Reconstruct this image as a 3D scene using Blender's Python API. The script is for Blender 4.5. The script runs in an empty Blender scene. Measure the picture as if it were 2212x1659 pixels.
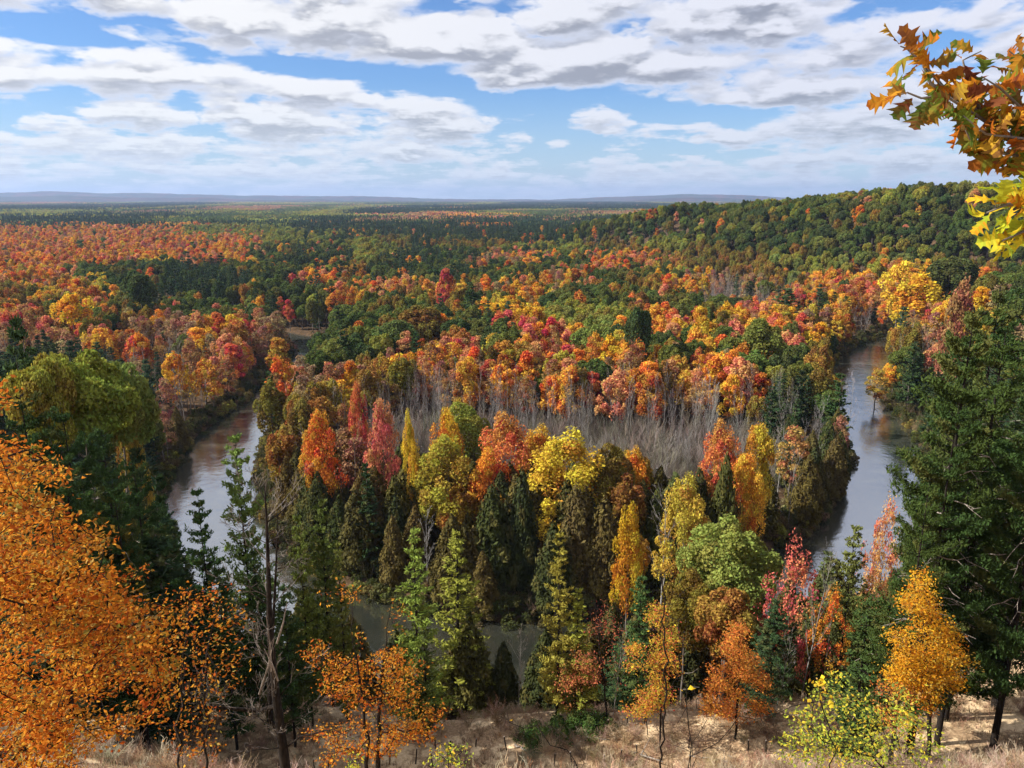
import bpy, math, random
import numpy as np
from mathutils import Vector, Matrix, Euler
R_ = math.radians
SC = bpy.context.scene
COL = SC.collection
# ------------------------------------------------------------------ camera, sky, sun, exposure
CAMZ = 65.0; PITCH = 13.86; FPX = 1628.0; CX, CY = 1106.0, 829.5
cd = bpy.data.cameras.new('camera'); cam = bpy.data.objects.new('camera', cd); COL.objects.link(cam)
cd.sensor_width = 36.0; cd.lens = FPX / 2212.0 * 36.0
cd.clip_start = 0.2; cd.clip_end = 60000
cam.location = (0, 0, CAMZ); cam.rotation_euler = (R_(90 - PITCH), 0, 0)
SC.camera = cam
SUN_AZ, SUN_EL = -96.0, 38.0        # azimuth from +Y, clockwise
SC.view_settings.view_transform = 'Standard'; SC.view_settings.look = 'None'
SC.view_settings.exposure = 0.73; SC.view_settings.gamma = 1.0; SC.view_settings.use_curve_mapping = False
sl = bpy.data.lights.new('sun', 'SUN'); so = bpy.data.objects.new('sun', sl); COL.objects.link(so)
sl.energy = 5.0; sl.angle = R_(0.5); sl.color = (1.0, 0.95, 0.86)
sd = Vector((math.sin(R_(SUN_AZ)) * math.cos(R_(SUN_EL)), math.cos(R_(SUN_AZ)) * math.cos(R_(SUN_EL)), math.sin(R_(SUN_EL))))
so.rotation_euler = (-sd).to_track_quat('-Z', 'Y').to_euler()
cy = SC.cycles
cy.max_bounces = 5; cy.diffuse_bounces = 2; cy.glossy_bounces = 2; cy.transmission_bounces = 3; cy.transparent_max_bounces = 4; cy.volume_bounces = 0
cy.use_adaptive_sampling = True; cy.adaptive_threshold = 0.02
try: cy.sample_clamp_indirect = 4.0
except Exception: pass

class NT:
    """tiny helper: node maths by operators"""
    def __init__(s, tree): s.t = tree; s.n = tree.nodes; s.l = tree.links
    def put(s, sock, v):
        if isinstance(v, S): s.l.new(v.o, sock)
        else: sock.default_value = v
    def m(s, op, a, b=None, c=None, clamp=False):
        nd = s.n.new('ShaderNodeMath'); nd.operation = op; nd.use_clamp = clamp
        s.put(nd.inputs[0], a)
        if b is not None: s.put(nd.inputs[1], b)
        if c is not None: s.put(nd.inputs[2], c)
        return S(s, nd.outputs[0])
    def node(s, kind, **kw):
        nd = s.n.new(kind)
        for k, v in kw.items(): setattr(nd, k, v)
        return nd
    def xyz(s, x, y, z):
        nd = s.n.new('ShaderNodeCombineXYZ'); s.put(nd.inputs[0], x); s.put(nd.inputs[1], y); s.put(nd.inputs[2], z); return S(s, nd.outputs[0])
    def noise(s, vec, scale, detail=4, rough=0.55, dist=0.0, lac=2.0):
        nd = s.n.new('ShaderNodeTexNoise'); nd.noise_dimensions = '3D'
        s.put(nd.inputs['Vector'], vec); s.put(nd.inputs['Scale'], scale); nd.inputs['Detail'].default_value = detail
        nd.inputs['Roughness'].default_value = rough; nd.inputs['Distortion'].default_value = dist; nd.inputs['Lacunarity'].default_value = lac
        return S(s, nd.outputs['Fac'])
    def smooth(s, v, a, b, c=0.0, d=1.0):
        nd = s.n.new('ShaderNodeMapRange'); nd.interpolation_type = 'SMOOTHSTEP'
        s.put(nd.inputs[0], v); s.put(nd.inputs[1], a); s.put(nd.inputs[2], b); s.put(nd.inputs[3], c); s.put(nd.inputs[4], d)
        return S(s, nd.outputs[0])
    def mixc(s, f, a, b, mode='MIX'):
        nd = s.n.new('ShaderNodeMix'); nd.data_type = 'RGBA'; nd.blend_type = mode; nd.clamp_factor = True
        s.put(nd.inputs['Factor'], f)
        s.put(nd.inputs[6], a if isinstance(a, S) else (*a, 1)); s.put(nd.inputs[7], b if isinstance(b, S) else (*b, 1))
        return S(s, nd.outputs[2])
class S:
    def __init__(s, nt, o): s.nt = nt; s.o = o
    def __add__(a, b): return a.nt.m('ADD', a, b)
    __radd__ = __add__
    def __mul__(a, b): return a.nt.m('MULTIPLY', a, b)
    __rmul__ = __mul__
    def __sub__(a, b): return a.nt.m('SUBTRACT', a, b)
    def __rsub__(a, b): return a.nt.m('SUBTRACT', b, a)
    def __truediv__(a, b): return a.nt.m('DIVIDE', a, b)
    def __rtruediv__(a, b): return a.nt.m('DIVIDE', b, a)

def px_dir(x, y):
    """world direction of a point of the view (photograph measured 2212 x 1659)"""
    cx = (x - CX) / FPX; cyv = -(y - CY) / FPX
    p = R_(PITCH); f = math.cos(p) + cyv * math.sin(p); u = -math.sin(p) + cyv * math.cos(p)
    return Vector((cx, f, u))

def build_world():
    w = bpy.data.worlds.new('World'); SC.world = w; w.use_nodes = True
    t = w.node_tree; t.nodes.clear(); N = NT(t)
    sky = N.node('ShaderNodeTexSky', sky_type='NISHITA'); sky.sun_disc = False
    sky.sun_elevation = R_(SUN_EL); sky.sun_rotation = R_(SUN_AZ) % (2 * math.pi); sky.air_density = 1.0; sky.dust_density = 0.6; sky.ozone_density = 2.2; sky.altitude = 200
    tc = N.node('ShaderNodeTexCoord'); sep = N.node('ShaderNodeSeparateXYZ'); N.l.new(tc.outputs['Generated'], sep.inputs[0])
    X, Y, Z = (S(N, sep.outputs[i]) for i in range(3))
    Zc = N.m('MAXIMUM', Z, 0.0)
    az = N.m('ARCTAN2', X, Y); el = N.m('ARCSINE', Zc)
    # the cloud deck seen from below: a flat layer overhead, so it crowds together towards the horizon
    H0 = 0.045
    B = []
    def blob(x, y, rx, ry, wgt, tilt=0.0):
        d = px_dir(x, y).normalized(); a = math.atan2(d.x, d.y); e = math.asin(d.z)
        B.append((a, e, FPX / rx, FPX / ry, wgt, tilt))
    for b in SKY_BLOBS: blob(*b)
    def cover(elv):
        tot = None
        for a, e, ix, iy, wgt, tilt in B:
            dx = az - a; dy = elv - e
            if tilt: dy = dy - dx * tilt
            q = N.m('MULTIPLY', dx * ix, dx * ix) + N.m('MULTIPLY', dy * iy, dy * iy)
            g = N.m('EXPONENT', q * -1.0) * wgt
            tot = g if tot is None else tot + g
        return tot
    def dens(zz, elv, detail):
        k = 1.0 / (zz + H0); pxv = X * k; pyv = Y * k
        v = N.xyz(pxv, pyv * 0.9, 0.37)
        big = N.noise(v, 1.0, 3, 0.5, 0.2)
        fine = N.noise(N.xyz(pxv, pyv * 1.0, 7.7), 3.2, detail, 0.58, 0.15)
        wob = N.noise(N.xyz(az * 22.0, elv * 50.0, 8.8), 1.0, 3, 0.6)
        def cells(sx_, sy_, zc_):
            vo = N.node('ShaderNodeTexVoronoi', feature='F1', voronoi_dimensions='2D'); vo.inputs['Scale'].default_value = 1.0; vo.inputs['Detail'].default_value = 1.0; vo.inputs['Roughness'].default_value = 0.5
            N.l.new(N.xyz(az * sx_ + wob * 0.9, elv * sy_ + wob * 0.9, zc_).o, vo.inputs['Vector']); return S(N, vo.outputs['Distance'])
        puff = (0.62 - cells(9.0, 25.0, 2.2)) * 0.70 + N.noise(N.xyz(az * 26.0, elv * 60.0, 1.9), 1.0, detail, 0.6, 0.1) * 0.35
        low = (N.noise(N.xyz(az * 30.0, elv * 110.0, 3.3), 1.0, 4, 0.6, 0.1) - 0.5) * N.smooth(zz, 0.17, 0.03, 0.0, 0.8)
        return low + big * 0.36 + fine * 0.40 + puff * 0.85 + cover(elv) * 0.95 + N.smooth(zz, 0.27, 0.42, 0.0, 0.25) - 0.43
    up = N.smooth(Zc, 0.0, 0.3, 0.005, 0.022)
    d0 = dens(Zc, el, 5)
    d1 = dens(Zc + up, el + up, 5)
    a0 = N.smooth(d0, -0.05, 0.20)
    edge = d0 - d1
    thick = N.smooth(d0, 0.05, 0.42)
    lit = N.m('ADD', N.smooth(edge, -0.16, 0.22) * 0.95, N.smooth(d0, 0.16, 0.02) * 0.35, clamp=True)
    side = N.smooth(az, 0.45, -0.55, 0.0, 1.0)
    shade = N.mixc(thick, SHADE_THIN, SHADE_THICK)
    shade = N.mixc(side * 0.22, shade, WHITE)
    white = N.mixc(side, WHITE_R, WHITE)
    cl = N.mixc(lit, shade, white)
    skyc = N.mixc(1.0, S(N, sky.outputs[0]), SKY_TINT, 'MULTIPLY')
    hz = N.smooth(Zc, 0.15, 0.0)
    c = N.mixc(a0 * 0.97, skyc, cl)
    c = N.mixc(N.m('MAXIMUM', hz * 0.45, N.smooth(Z, 0.006, -0.004)), c, HAZE_SKY)
    bg = N.node('ShaderNodeBackground'); bg.inputs['Strength'].default_value = 0.1
    N.l.new(c.o, bg.inputs['Color'])
    out = N.node('ShaderNodeOutputWorld'); N.l.new(bg.outputs[0], out.inputs[0])
    w.cycles.sampling_method = 'MANUAL'; w.cycles.sample_map_resolution = 512
SHADE_THIN = (4.6, 4.85, 5.7); SHADE_THICK = (1.95, 2.08, 2.5); WHITE = (6.3, 6.25, 6.2); WHITE_R = (5.2, 5.3, 5.9); SKY_TINT = (0.45, 0.65, 0.92); HAZE_SKY = (4.4, 5.1, 5.6)
SKY_BLOBS = [
    # x, y, half-width, half-height, weight, tilt
    (1230, 225, 210, 34, -0.34, -0.08), (1180, 300, 150, 40, -0.34), (970, 195, 130, 20, -0.3, -0.2), (1400, 235, 130, 22, -0.2, -0.1),
    (70, 62, 150, 22, -0.36), (240, 95, 160, 14, -0.16), (90, 232, 110, 22, -0.34), (390, 225, 60, 40, -0.26), (350, 60, 130, 20, -0.18, -0.25), (560, 140, 140, 12, -0.22, -0.1),
    (500, 340, 120, 10, -0.15), (1900, 22, 170, 18, -0.26), (1760, 105, 120, 18, -0.14), (1570, 262, 120, 22, -0.26), (1680, 330, 90, 12, -0.2), (60, 285, 60, 10, -0.2),
    (700, 150, 160, 16, -0.18, -0.12), (1900, 255, 60, 22, -0.1), (2000, 375, 120, 8, -0.1), (1130, 350, 60, 14, -.1), (2120, 60, 60, 22, -.1),
    (170, 155, 250, 28, 0.34, 0.07), (248, 243, 66, 18, 0.44), (640, 195, 220, 26, 0.34, -0.05), (560, 255, 170, 20, 0.30), (860, 235, 70, 26, 0.2), (130, 100, 130, 9, .25),
    (960, 265, 110, 24, 0.34), (1320, 258, 80, 17, 0.5), (1480, 268, 70, 12, 0.35), (230, 310, 260, 20, 0.30), (60, 325, 60, 20, 0.2), (160, 365, 400, 16, 0.14), (900, 320, 200, 26, 0.24),
    (500, 25, 300, 36, 0.26, -0.1), (980, 100, 330, 44, 0.30, -0.12), (1260, 130, 170, 44, 0.34), (960, 110, 90, 30, 0.25), (1680, 40, 150, 40, 0.3), (1300, 30, 300, 40, 0.24),
    (1500, 150, 200, 30, 0.2), (1860, 265, 200, 30, 0.26), (1950, 340, 240, 18, 0.26), (1500, 300, 90, 14, 0.26), (1250, 345, 160, 14, 0.18), (2050, 150, 200, 70, 0.20), (1750, 200, 240, 22, 0.2), (640, 325, 90, 8, 0.3), (1208, 310, 26, 9, 0.45),
]
build_world()

# ------------------------------------------------------------------ terrain
def poly_dist(px, py, pts):
    """distance to a polyline and the parameter (index) along it"""
    best = np.full(px.shape, 1e18); par = np.zeros(px.shape)
    for i in range(len(pts) - 1):
        ax, ay = pts[i][:2]; bx, by = pts[i + 1][:2]
        dx, dy = bx - ax, by - ay; L = dx * dx + dy * dy
        t = np.clip(((px - ax) * dx + (py - ay) * dy) / L, 0, 1)
        d = (px - ax - t * dx) ** 2 + (py - ay - t * dy) ** 2
        m = d < best; best = np.where(m, d, best); par = np.where(m, i + t, par)
    return np.sqrt(best), par
def in_poly(px, py, pts):
    r = np.zeros(px.shape, bool); n = len(pts)
    for i in range(n):
        ax, ay = pts[i]; bx, by = pts[(i + 1) % n]
        c = ((ay > py) != (by > py)); 
        if ay != by: r ^= c & (px < (bx - ax) * (py - ay) / (by - ay) + ax)
    return r
def ground_px(x, y, z=0.0):
    d = px_dir(x, y); t = (z - CAMZ) / d.z; return (d.x * t, d.y * t)
def at_px(x, d):
    """X of a column of the view at horizontal distance d and about the height of the ground"""
    return (x - CX) / FPX * (d * math.cos(R_(PITCH)) + 45 * math.sin(R_(PITCH)))
RIVER = [(-260, 520), (-190, 420)] + [ground_px(*p) for p in [(655, 738), (690, 762), (655, 802), (618, 842), (562, 895), (494, 955), (462, 1020), (446, 1100), (480, 1200), (620, 1320), (850, 1400), (1090, 1432), (1400, 1400), (1680, 1300), (1840, 1200), (1912, 1110), (1930, 1000), (1882, 920), (1832, 848), (1855, 795), (1900, 758), (1965, 724), (2060, 704)]] + [(330, 410), (600, 430)]
RW = 9.4
TOE = [(-900, 330), (-400, 270), (-260, 235), (-150, 205), (-104, 168), (-86, 140), (-76, 117), (-57, 97), (-32, 84), (-4, 79), (26, 81), (54, 91), (76, 111), (93, 138), (112, 170), (126, 210), (137, 255), (156, 287), (184, 318), (225, 345), (320, 380), (700, 395), (3000, 400)]
NEAR = TOE + [(3000, -3000), (-900, -3000)]
CREST = [(x_, 0, 0) for x_ in ()]
def crest_pt(x, d, ytop, h=17.0): return (at_px(x, d) , d, CAMZ + (428 - ytop) / FPX * d * 1.03 - h)
CREST = [(900.0, 420.0, 66.0), crest_pt(2330, 480, 392), crest_pt(2180, 500, 399), crest_pt(1900, 560, 408), crest_pt(1740, 630, 430), crest_pt(1600, 700, 440), crest_pt(1430, 800, 440), crest_pt(1330, 870, 462), crest_pt(1250, 930, 490, 14)]
PLATEAU = [c[:2] for c in CREST] + [(CREST[-1][0] + 120, 1150), (CREST[-1][0] + 700, 1500), (3000, 1500), (3000, 420)]
def vnoise(x, y, s, seed=0):
    """smooth value noise, numpy"""
    xs, ys = x / s + seed * 17.3, y / s + seed * 9.1
    xi, yi = np.floor(xs), np.floor(ys); fx, fy = xs - xi, ys - yi
    fx = fx * fx * (3 - 2 * fx); fy = fy * fy * (3 - 2 * fy)
    def h(a, b):
        v = np.sin(a * 127.1 + b * 311.7 + seed * 74.7) * 43758.5453; return v - np.floor(v)
    return (h(xi, yi) * (1 - fx) + h(xi + 1, yi) * fx) * (1 - fy) + (h(xi, yi + 1) * (1 - fx) + h(xi + 1, yi + 1) * fx) * fy
def terrain(x, y):
    x = np.asarray(x, float); y = np.asarray(y, float)
    dr, _ = poly_dist(x, y, RIVER)
    z = 1.3 + 0.8 * (vnoise(x, y, 60, 1) - 0.5) + 1.5 * np.clip((dr - 60) / 400, 0, 2)
    # near bluff (the camera stands on its lip)
    ds, _ = poly_dist(x, y, TOE)
    near = in_poly(x, y, NEAR)
    hb = np.interp(ds, [0, 21, 30, 78.3, 95, 400], [1.3, 20.1, 20.4, 63.0, 63.5, 68])
    hb = hb + (vnoise(x, y, 9, 3) - 0.5) * 1.2 * np.clip(ds / 20, 0, 1) * np.clip((78 - ds) / 10, 0, 1)
    z = np.where(near, np.maximum(hb, 1.3), z)
    # far ridge
    dc, pc = poly_dist(x, y, CREST)
    zc = np.interp(pc, range(len(CREST)), [c[2] for c in CREST]) + (vnoise(x, y, 48, 19) - .5) * 5
    plat = in_poly(x, y, PLATEAU)
    W = 105.0
    t = np.clip(1 - dc / W, 0, 1); t = t * t * (3 - 2 * t)
    hr = np.where(plat, zc, zc * t) + (vnoise(x, y, 55, 7) - 0.5) * 12 * t * (1 - t) * 4 * (~plat)
    # end of the plateau behind falls away again
    z = np.maximum(z, np.where(near, -5, hr))
    # river bed
    bed = np.clip((dr - RW) / 2.5, 0, 1)
    z = np.where(dr < RW + 2.5, -1.4 + (z + 1.4) * bed, z)
    return z
def ground_hit(x, y, far=400.0):
    """first meeting of the sight line with the ground"""
    d = px_dir(x, y); t = np.arange(3.0, far, 0.25)
    px_, py_, pz = d.x * t, d.y * t, CAMZ + d.z * t
    below = pz < terrain(px_, py_)
    i = int(np.argmax(below)); 
    return (float(px_[i]), float(py_[i]), float(terrain(px_[i:i+1], py_[i:i+1])[0]))
def project(x, y, z):
    p = R_(PITCH); f = y * math.cos(p) - (z - CAMZ) * math.sin(p); u = y * math.sin(p) + (z - CAMZ) * math.cos(p)
    return CX + FPX * x / f, CY - FPX * u / f, f

# ------------------------------------------------------------------ materials
def mat(name):
    m = bpy.data.materials.new(name); m.use_nodes = True; t = m.node_tree; t.nodes.clear(); return m, NT(t)
def outp(N, sh):
    o = N.node('ShaderNodeOutputMaterial'); N.l.new(sh, o.inputs['Surface'])
def leaf_shader(N, colour, trans=0.35, gloss=0.0):
    d = N.node('ShaderNodeBsdfDiffuse'); N.l.new(colour.o, d.inputs['Color'])
    tr = N.node('ShaderNodeBsdfTranslucent'); N.l.new(colour.o, tr.inputs['Color'])
    mx = N.node('ShaderNodeMixShader'); mx.inputs[0].default_value = trans; N.l.new(d.outputs[0], mx.inputs[1]); N.l.new(tr.outputs[0], mx.inputs[2])
    outp(N, mx.outputs[0])
def varied(N, base, hue=0.035, val=0.55):
    at = N.node('ShaderNodeAttribute', attribute_name='var'); v = S(N, at.outputs['Fac'])
    at2 = N.node('ShaderNodeAttribute', attribute_name='lob'); lo = S(N, at2.outputs['Fac'])
    h = N.node('ShaderNodeHueSaturation'); N.l.new(base.o, h.inputs['Color'])
    N.l.new(((lo - 0.5) * hue + 0.5 + (v - 0.5) * hue * 0.6).o, h.inputs['Hue'])
    N.l.new(((v * val) + (1.0 - val * 0.5) + (lo - 0.5) * 0.3).o, h.inputs['Value'])
    return N.mixc(N.smooth(lo, .62, .95) * .38, S(N, h.outputs[0]), (.17, .13, .04))
def make_leaf(name, src, trans=0.35, hue=0.075, val=0.85):
    m, N = mat(name)
    if src == 'object': oi = N.node('ShaderNodeObjectInfo'); base = S(N, oi.outputs['Color'])
    else:
        a = N.node('ShaderNodeAttribute', attribute_name='tint'); a.attribute_type = 'INSTANCER' if src == 'inst' else 'GEOMETRY'; base = S(N, a.outputs['Color'])
    leaf_shader(N, varied(N, base, hue, val), trans); return m
M = {}
M['leaf'] = make_leaf('foliage', 'object'); M['leaf_i'] = make_leaf('foliage_far', 'inst')
M['needle'] = make_leaf('needles', 'object', 0.12, 0.02, 0.6); M['needle_i'] = make_leaf('needles_far', 'inst', 0.12, 0.02, 0.6)
M['leaf_g'] = make_leaf('leaf_near', 'geo', 0.42, 0.03, 0.5)
M['twig'] = make_leaf('twigs', 'object', 0.0, 0.02, 0.5); M['twig_i'] = make_leaf('twigs_far', 'inst', 0.0, 0.02, 0.5)
def bark(name, c1, c2, sc=3.0):
    m, N = mat(name); tc = N.node('ShaderNodeTexCoord')
    mp = N.node('ShaderNodeMapping'); mp.inputs['Scale'].default_value = (1, 1, 0.22); N.l.new(tc.outputs['Object'], mp.inputs[0])
    n = N.noise(S(N, mp.outputs[0]), sc, 6, 0.65)
    c = N.mixc(N.smooth(n, 0.35, 0.68), c1, c2)
    b = N.node('ShaderNodeBsdfPrincipled'); N.l.new(c.o, b.inputs['Base Color']); b.inputs['Roughness'].default_value = 0.95; b.inputs['Specular IOR Level'].default_value = 0.1
    bm_ = N.node('ShaderNodeBump'); bm_.inputs['Strength'].default_value = 0.6; bm_.inputs['Distance'].default_value = 0.03; N.l.new(n.o, bm_.inputs['Height']); N.l.new(bm_.outputs[0], b.inputs['Normal'])
    outp(N, b.outputs[0]); return m
M['bark'] = bark('grey_brown_bark', (0.10, 0.08, 0.065), (0.22, 0.19, 0.165))
M['bark_dark'] = bark('dark_bark', (0.010, 0.008, 0.007), (0.036, 0.028, 0.023), 14)
M['bark_pale'] = bark('pale_bark', (0.13, 0.12, 0.11), (0.38, 0.355, 0.33))
M['dead'] = bark('weathered_wood', (0.14, 0.115, 0.095), (0.44, 0.385, 0.33), 10)
def ground_mat():
    m, N = mat('ground'); g = N.node('ShaderNodeNewGeometry'); P = S(N, g.outputs['Position'])
    n1 = N.noise(P, 0.05, 5); n2 = N.noise(P, 0.6, 6, 0.65); n3 = N.noise(P, 4.0, 6, 0.7)
    litter = N.mixc(N.smooth(n2, 0.35, 0.7), (0.045, 0.03, 0.016), (0.13, 0.075, 0.04))
    litter = N.mixc(N.smooth(n3, 0.5, 0.72), litter, (0.17, 0.13, 0.09))
    sand = N.mixc(N.smooth(n3, 0.3, 0.75), (0.56, 0.39, 0.22), (0.82, 0.63, 0.40))
    dry = N.mixc(N.smooth(n3, 0.3, 0.75), (0.24, 0.16, 0.09), (0.48, 0.32, 0.19))
    at = N.node('ShaderNodeAttribute', attribute_name='sand'); sf = S(N, at.outputs['Fac'])
    at2 = N.node('ShaderNodeAttribute', attribute_name='far'); ff = S(N, at2.outputs['Fac'])
    sp = N.mixc(N.smooth(n2 + (n1 - 0.5) * 0.5, 0.46, 0.56), dry, sand)
    c = N.mixc(sf, litter, sp)
    at3 = N.node('ShaderNodeAttribute', attribute_name='swamp'); c = N.mixc(S(N, at3.outputs['Fac']), c, N.mixc(N.smooth(n3, .35, .7), (.10, .085, .065), (.24, .205, .16)))
    c = N.mixc(ff, c, (0.05, 0.055, 0.03))
    b = N.node('ShaderNodeBsdfPrincipled'); N.l.new(c.o, b.inputs['Base Color']); b.inputs['Roughness'].default_value = 1.0
    b.inputs['Specular IOR Level'].default_value = 0.1
    bp = N.node('ShaderNodeBump'); bp.inputs['Strength'].default_value = 0.7; bp.inputs['Distance'].default_value = 0.25; N.l.new((n2 * 0.6 + n3 * 0.4).o, bp.inputs['Height']); N.l.new(bp.outputs[0], b.inputs['Normal'])
    outp(N, b.outputs[0]); return m
def water_mat():
    m, N = mat('river_water'); g = N.node('ShaderNodeNewGeometry')
    mp = N.node('ShaderNodeMapping'); mp.inputs['Scale'].default_value = (1, 1, 1); N.l.new(g.outputs['Position'], mp.inputs[0]); P = S(N, mp.outputs[0])
    n1 = N.noise(P, 0.55, 4, 0.6, 0.6); n2 = N.noise(P, 0.09, 3, 0.5, 0.8)
    b = N.node('ShaderNodeBsdfDiffuse')
    c = N.mixc(N.smooth(n2, 0.4, 0.65), (0.035, 0.038, 0.030), (0.06, 0.06, 0.045)); N.l.new(c.o, b.inputs['Color'])
    gl = N.node('ShaderNodeBsdfGlossy'); gl.inputs['Color'].default_value = (.96, .98, 1, 1); gl.inputs['Roughness'].default_value = .12
    fr = N.node('ShaderNodeFresnel'); fr.inputs['IOR'].default_value = 8.0
    mx = N.node('ShaderNodeMixShader'); N.l.new(fr.outputs[0], mx.inputs[0]); N.l.new(b.outputs[0], mx.inputs[1]); N.l.new(gl.outputs[0], mx.inputs[2])
    bp = N.node('ShaderNodeBump'); bp.inputs['Strength'].default_value = 0.2; bp.inputs['Distance'].default_value = 0.25; N.l.new((n1 + N.smooth(n2, 0.3, 0.7) * 0.6).o, bp.inputs['Height']); N.l.new(bp.outputs[0], b.inputs['Normal']); N.l.new(bp.outputs[0], gl.inputs['Normal'])
    outp(N, mx.outputs[0]); return m
def hill_mat():
    m, N = mat('wooded_hills'); g = N.node('ShaderNodeNewGeometry'); P = S(N, g.outputs['Position'])
    n = N.noise(P, 0.004, 8, 0.7); n2 = N.noise(P, 0.0009, 4, 0.6)
    c = N.mixc(N.smooth(n, 0.42, 0.6), (0.035, 0.045, 0.045), (0.11, 0.055, 0.05))
    c = N.mixc(N.smooth(n2, 0.45, 0.6), c, (0.05, 0.06, 0.05))
    d = N.node('ShaderNodeBsdfDiffuse'); N.l.new(c.o, d.inputs['Color']); outp(N, d.outputs[0]); return m
M['ground'] = ground_mat(); M['water'] = water_mat(); M['hills'] = hill_mat()

# ------------------------------------------------------------------ mesh helpers
def mesh_from(name, verts, faces_n, idx, mats, attrs=None, fmat=None, smooth=False):
    """verts (n,3); faces_n: face sizes; idx: flat vertex indices"""
    me = bpy.data.meshes.new(name); verts = np.asarray(verts, np.float32); idx = np.asarray(idx, np.int32)
    fn = np.asarray(faces_n, np.int32)
    me.vertices.add(len(verts)); me.vertices.foreach_set('co', verts.ravel())
    me.loops.add(len(idx)); me.loops.foreach_set('vertex_index', idx)
    me.polygons.add(len(fn)); st = np.zeros(len(fn), np.int32); st[1:] = np.cumsum(fn)[:-1]
    me.polygons.foreach_set('loop_start', st); me.polygons.foreach_set('loop_total', fn)
    if fmat is not None: me.polygons.foreach_set('material_index', np.asarray(fmat, np.int32))
    me.polygons.foreach_set('use_smooth', np.full(len(fn), smooth, bool))
    for m in mats: me.materials.append(m)
    for k, v in (attrs or {}).items():
        v = np.asarray(v, np.float32)
        if v.ndim == 2: a = me.attributes.new(k, 'FLOAT_COLOR', 'FACE'); a.data.foreach_set('color', v.ravel())
        else: a = me.attributes.new(k, 'FLOAT', 'FACE'); a.data.foreach_set('value', v)
    me.update(calc_edges=True)
    return me
class Geo:
    """collects pieces of geometry"""
    def __init__(s): s.v = []; s.n = []; s.i = []; s.off = 0; s.var = []; s.lob = []; s.tint = []; s.fm = []
    def add(s, v, n, i, var=None, lob=None, tint=None, fm=0):
        v = np.asarray(v, float).reshape(-1, 3); n = np.asarray(n); i = np.asarray(i)
        s.v.append(v); s.n.append(n); s.i.append(i + s.off); s.off += len(v); k = len(n)
        s.var.append(np.full(k, .5) if var is None else var); s.lob.append(np.full(k, .5) if lob is None else lob)
        s.tint.append(np.ones((k, 4)) if tint is None else tint); s.fm.append(np.full(k, fm))
    def mesh(s, name, mats, tint=False, smooth=False):
        at = {'var': np.concatenate(s.var), 'lob': np.concatenate(s.lob)}
        if tint: at['tint'] = np.concatenate(s.tint)
        return mesh_from(name, np.concatenate(s.v), np.concatenate(s.n), np.concatenate(s.i), mats, at, np.concatenate(s.fm), smooth)
def unit(v): return v / np.maximum(np.linalg.norm(v, axis=-1, keepdims=True), 1e-9)
def leaves(rng, c, n, size, aspect=0.7, axis=None, bend=0.18):
    """rhombic leaf or leaf-spray faces at c facing n; axis: preferred long direction. -> verts, sizes, indices"""
    k = len(c); n = unit(n); r = unit(rng.normal(size=(k, 3))) if axis is None else unit(axis)
    t = unit(r - n * np.sum(r * n, 1, keepdims=True)); b = np.cross(n, t)
    size = np.broadcast_to(np.asarray(size, float), (k,))[:, None]; a = aspect * rng.uniform(0.7, 1.25, (k, 1))
    s1 = rng.uniform(0.8, 1.2, (k, 1)); off = rng.uniform(-0.3, 0.3, (k, 1))
    v = np.empty((k, 4, 3)); v[:, 0] = c + t * size * s1; v[:, 2] = c - t * size
    v[:, 1] = c + b * size * a + t * size * off - n * size * bend; v[:, 3] = c - b * size * a + t * size * off - n * size * bend
    return v.reshape(-1, 3), np.full(k, 4), np.arange(4 * k)
def tubes(pts_r, sides=4, caps=False):
    """pts_r: list of (pts (m,3), radii (m)) -> verts, sizes, idx"""
    V = []; Nn = []; I = []; off = 0
    ang = np.arange(sides) * 2 * np.pi / sides
    for p, r in pts_r:
        p = np.asarray(p, float); r = np.asarray(r, float); m = len(p)
        d = np.gradient(p, axis=0); d = unit(d)
        ref = np.array([1.0, 0, 0]) if abs(d[0][0]) < 0.8 else np.array([0, 1.0, 0])
        u = unit(np.cross(d, ref)); w = np.cross(d, u)
        ring = p[:, None] + r[:, None, None] * (np.cos(ang)[None, :, None] * u[:, None] + np.sin(ang)[None, :, None] * w[:, None])
        V.append(ring.reshape(-1, 3))
        a = np.arange(m - 1)[:, None] * sides; k = np.arange(sides)[None]
        k2 = (k + 1) % sides
        q = np.stack([a + k, a + k2, a + sides + k2, a + sides + k], -1).reshape(-1, 4) + off
        I.append(q.ravel()); Nn.append(np.full(len(q), 4))
        if caps:
            I.append(np.arange(sides)[::-1] + off); I.append(np.arange(sides) + off + (m - 1) * sides); Nn.append(np.array([sides, sides]))
        off += m * sides
    return np.concatenate(V), np.concatenate(Nn), np.concatenate(I)

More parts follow.
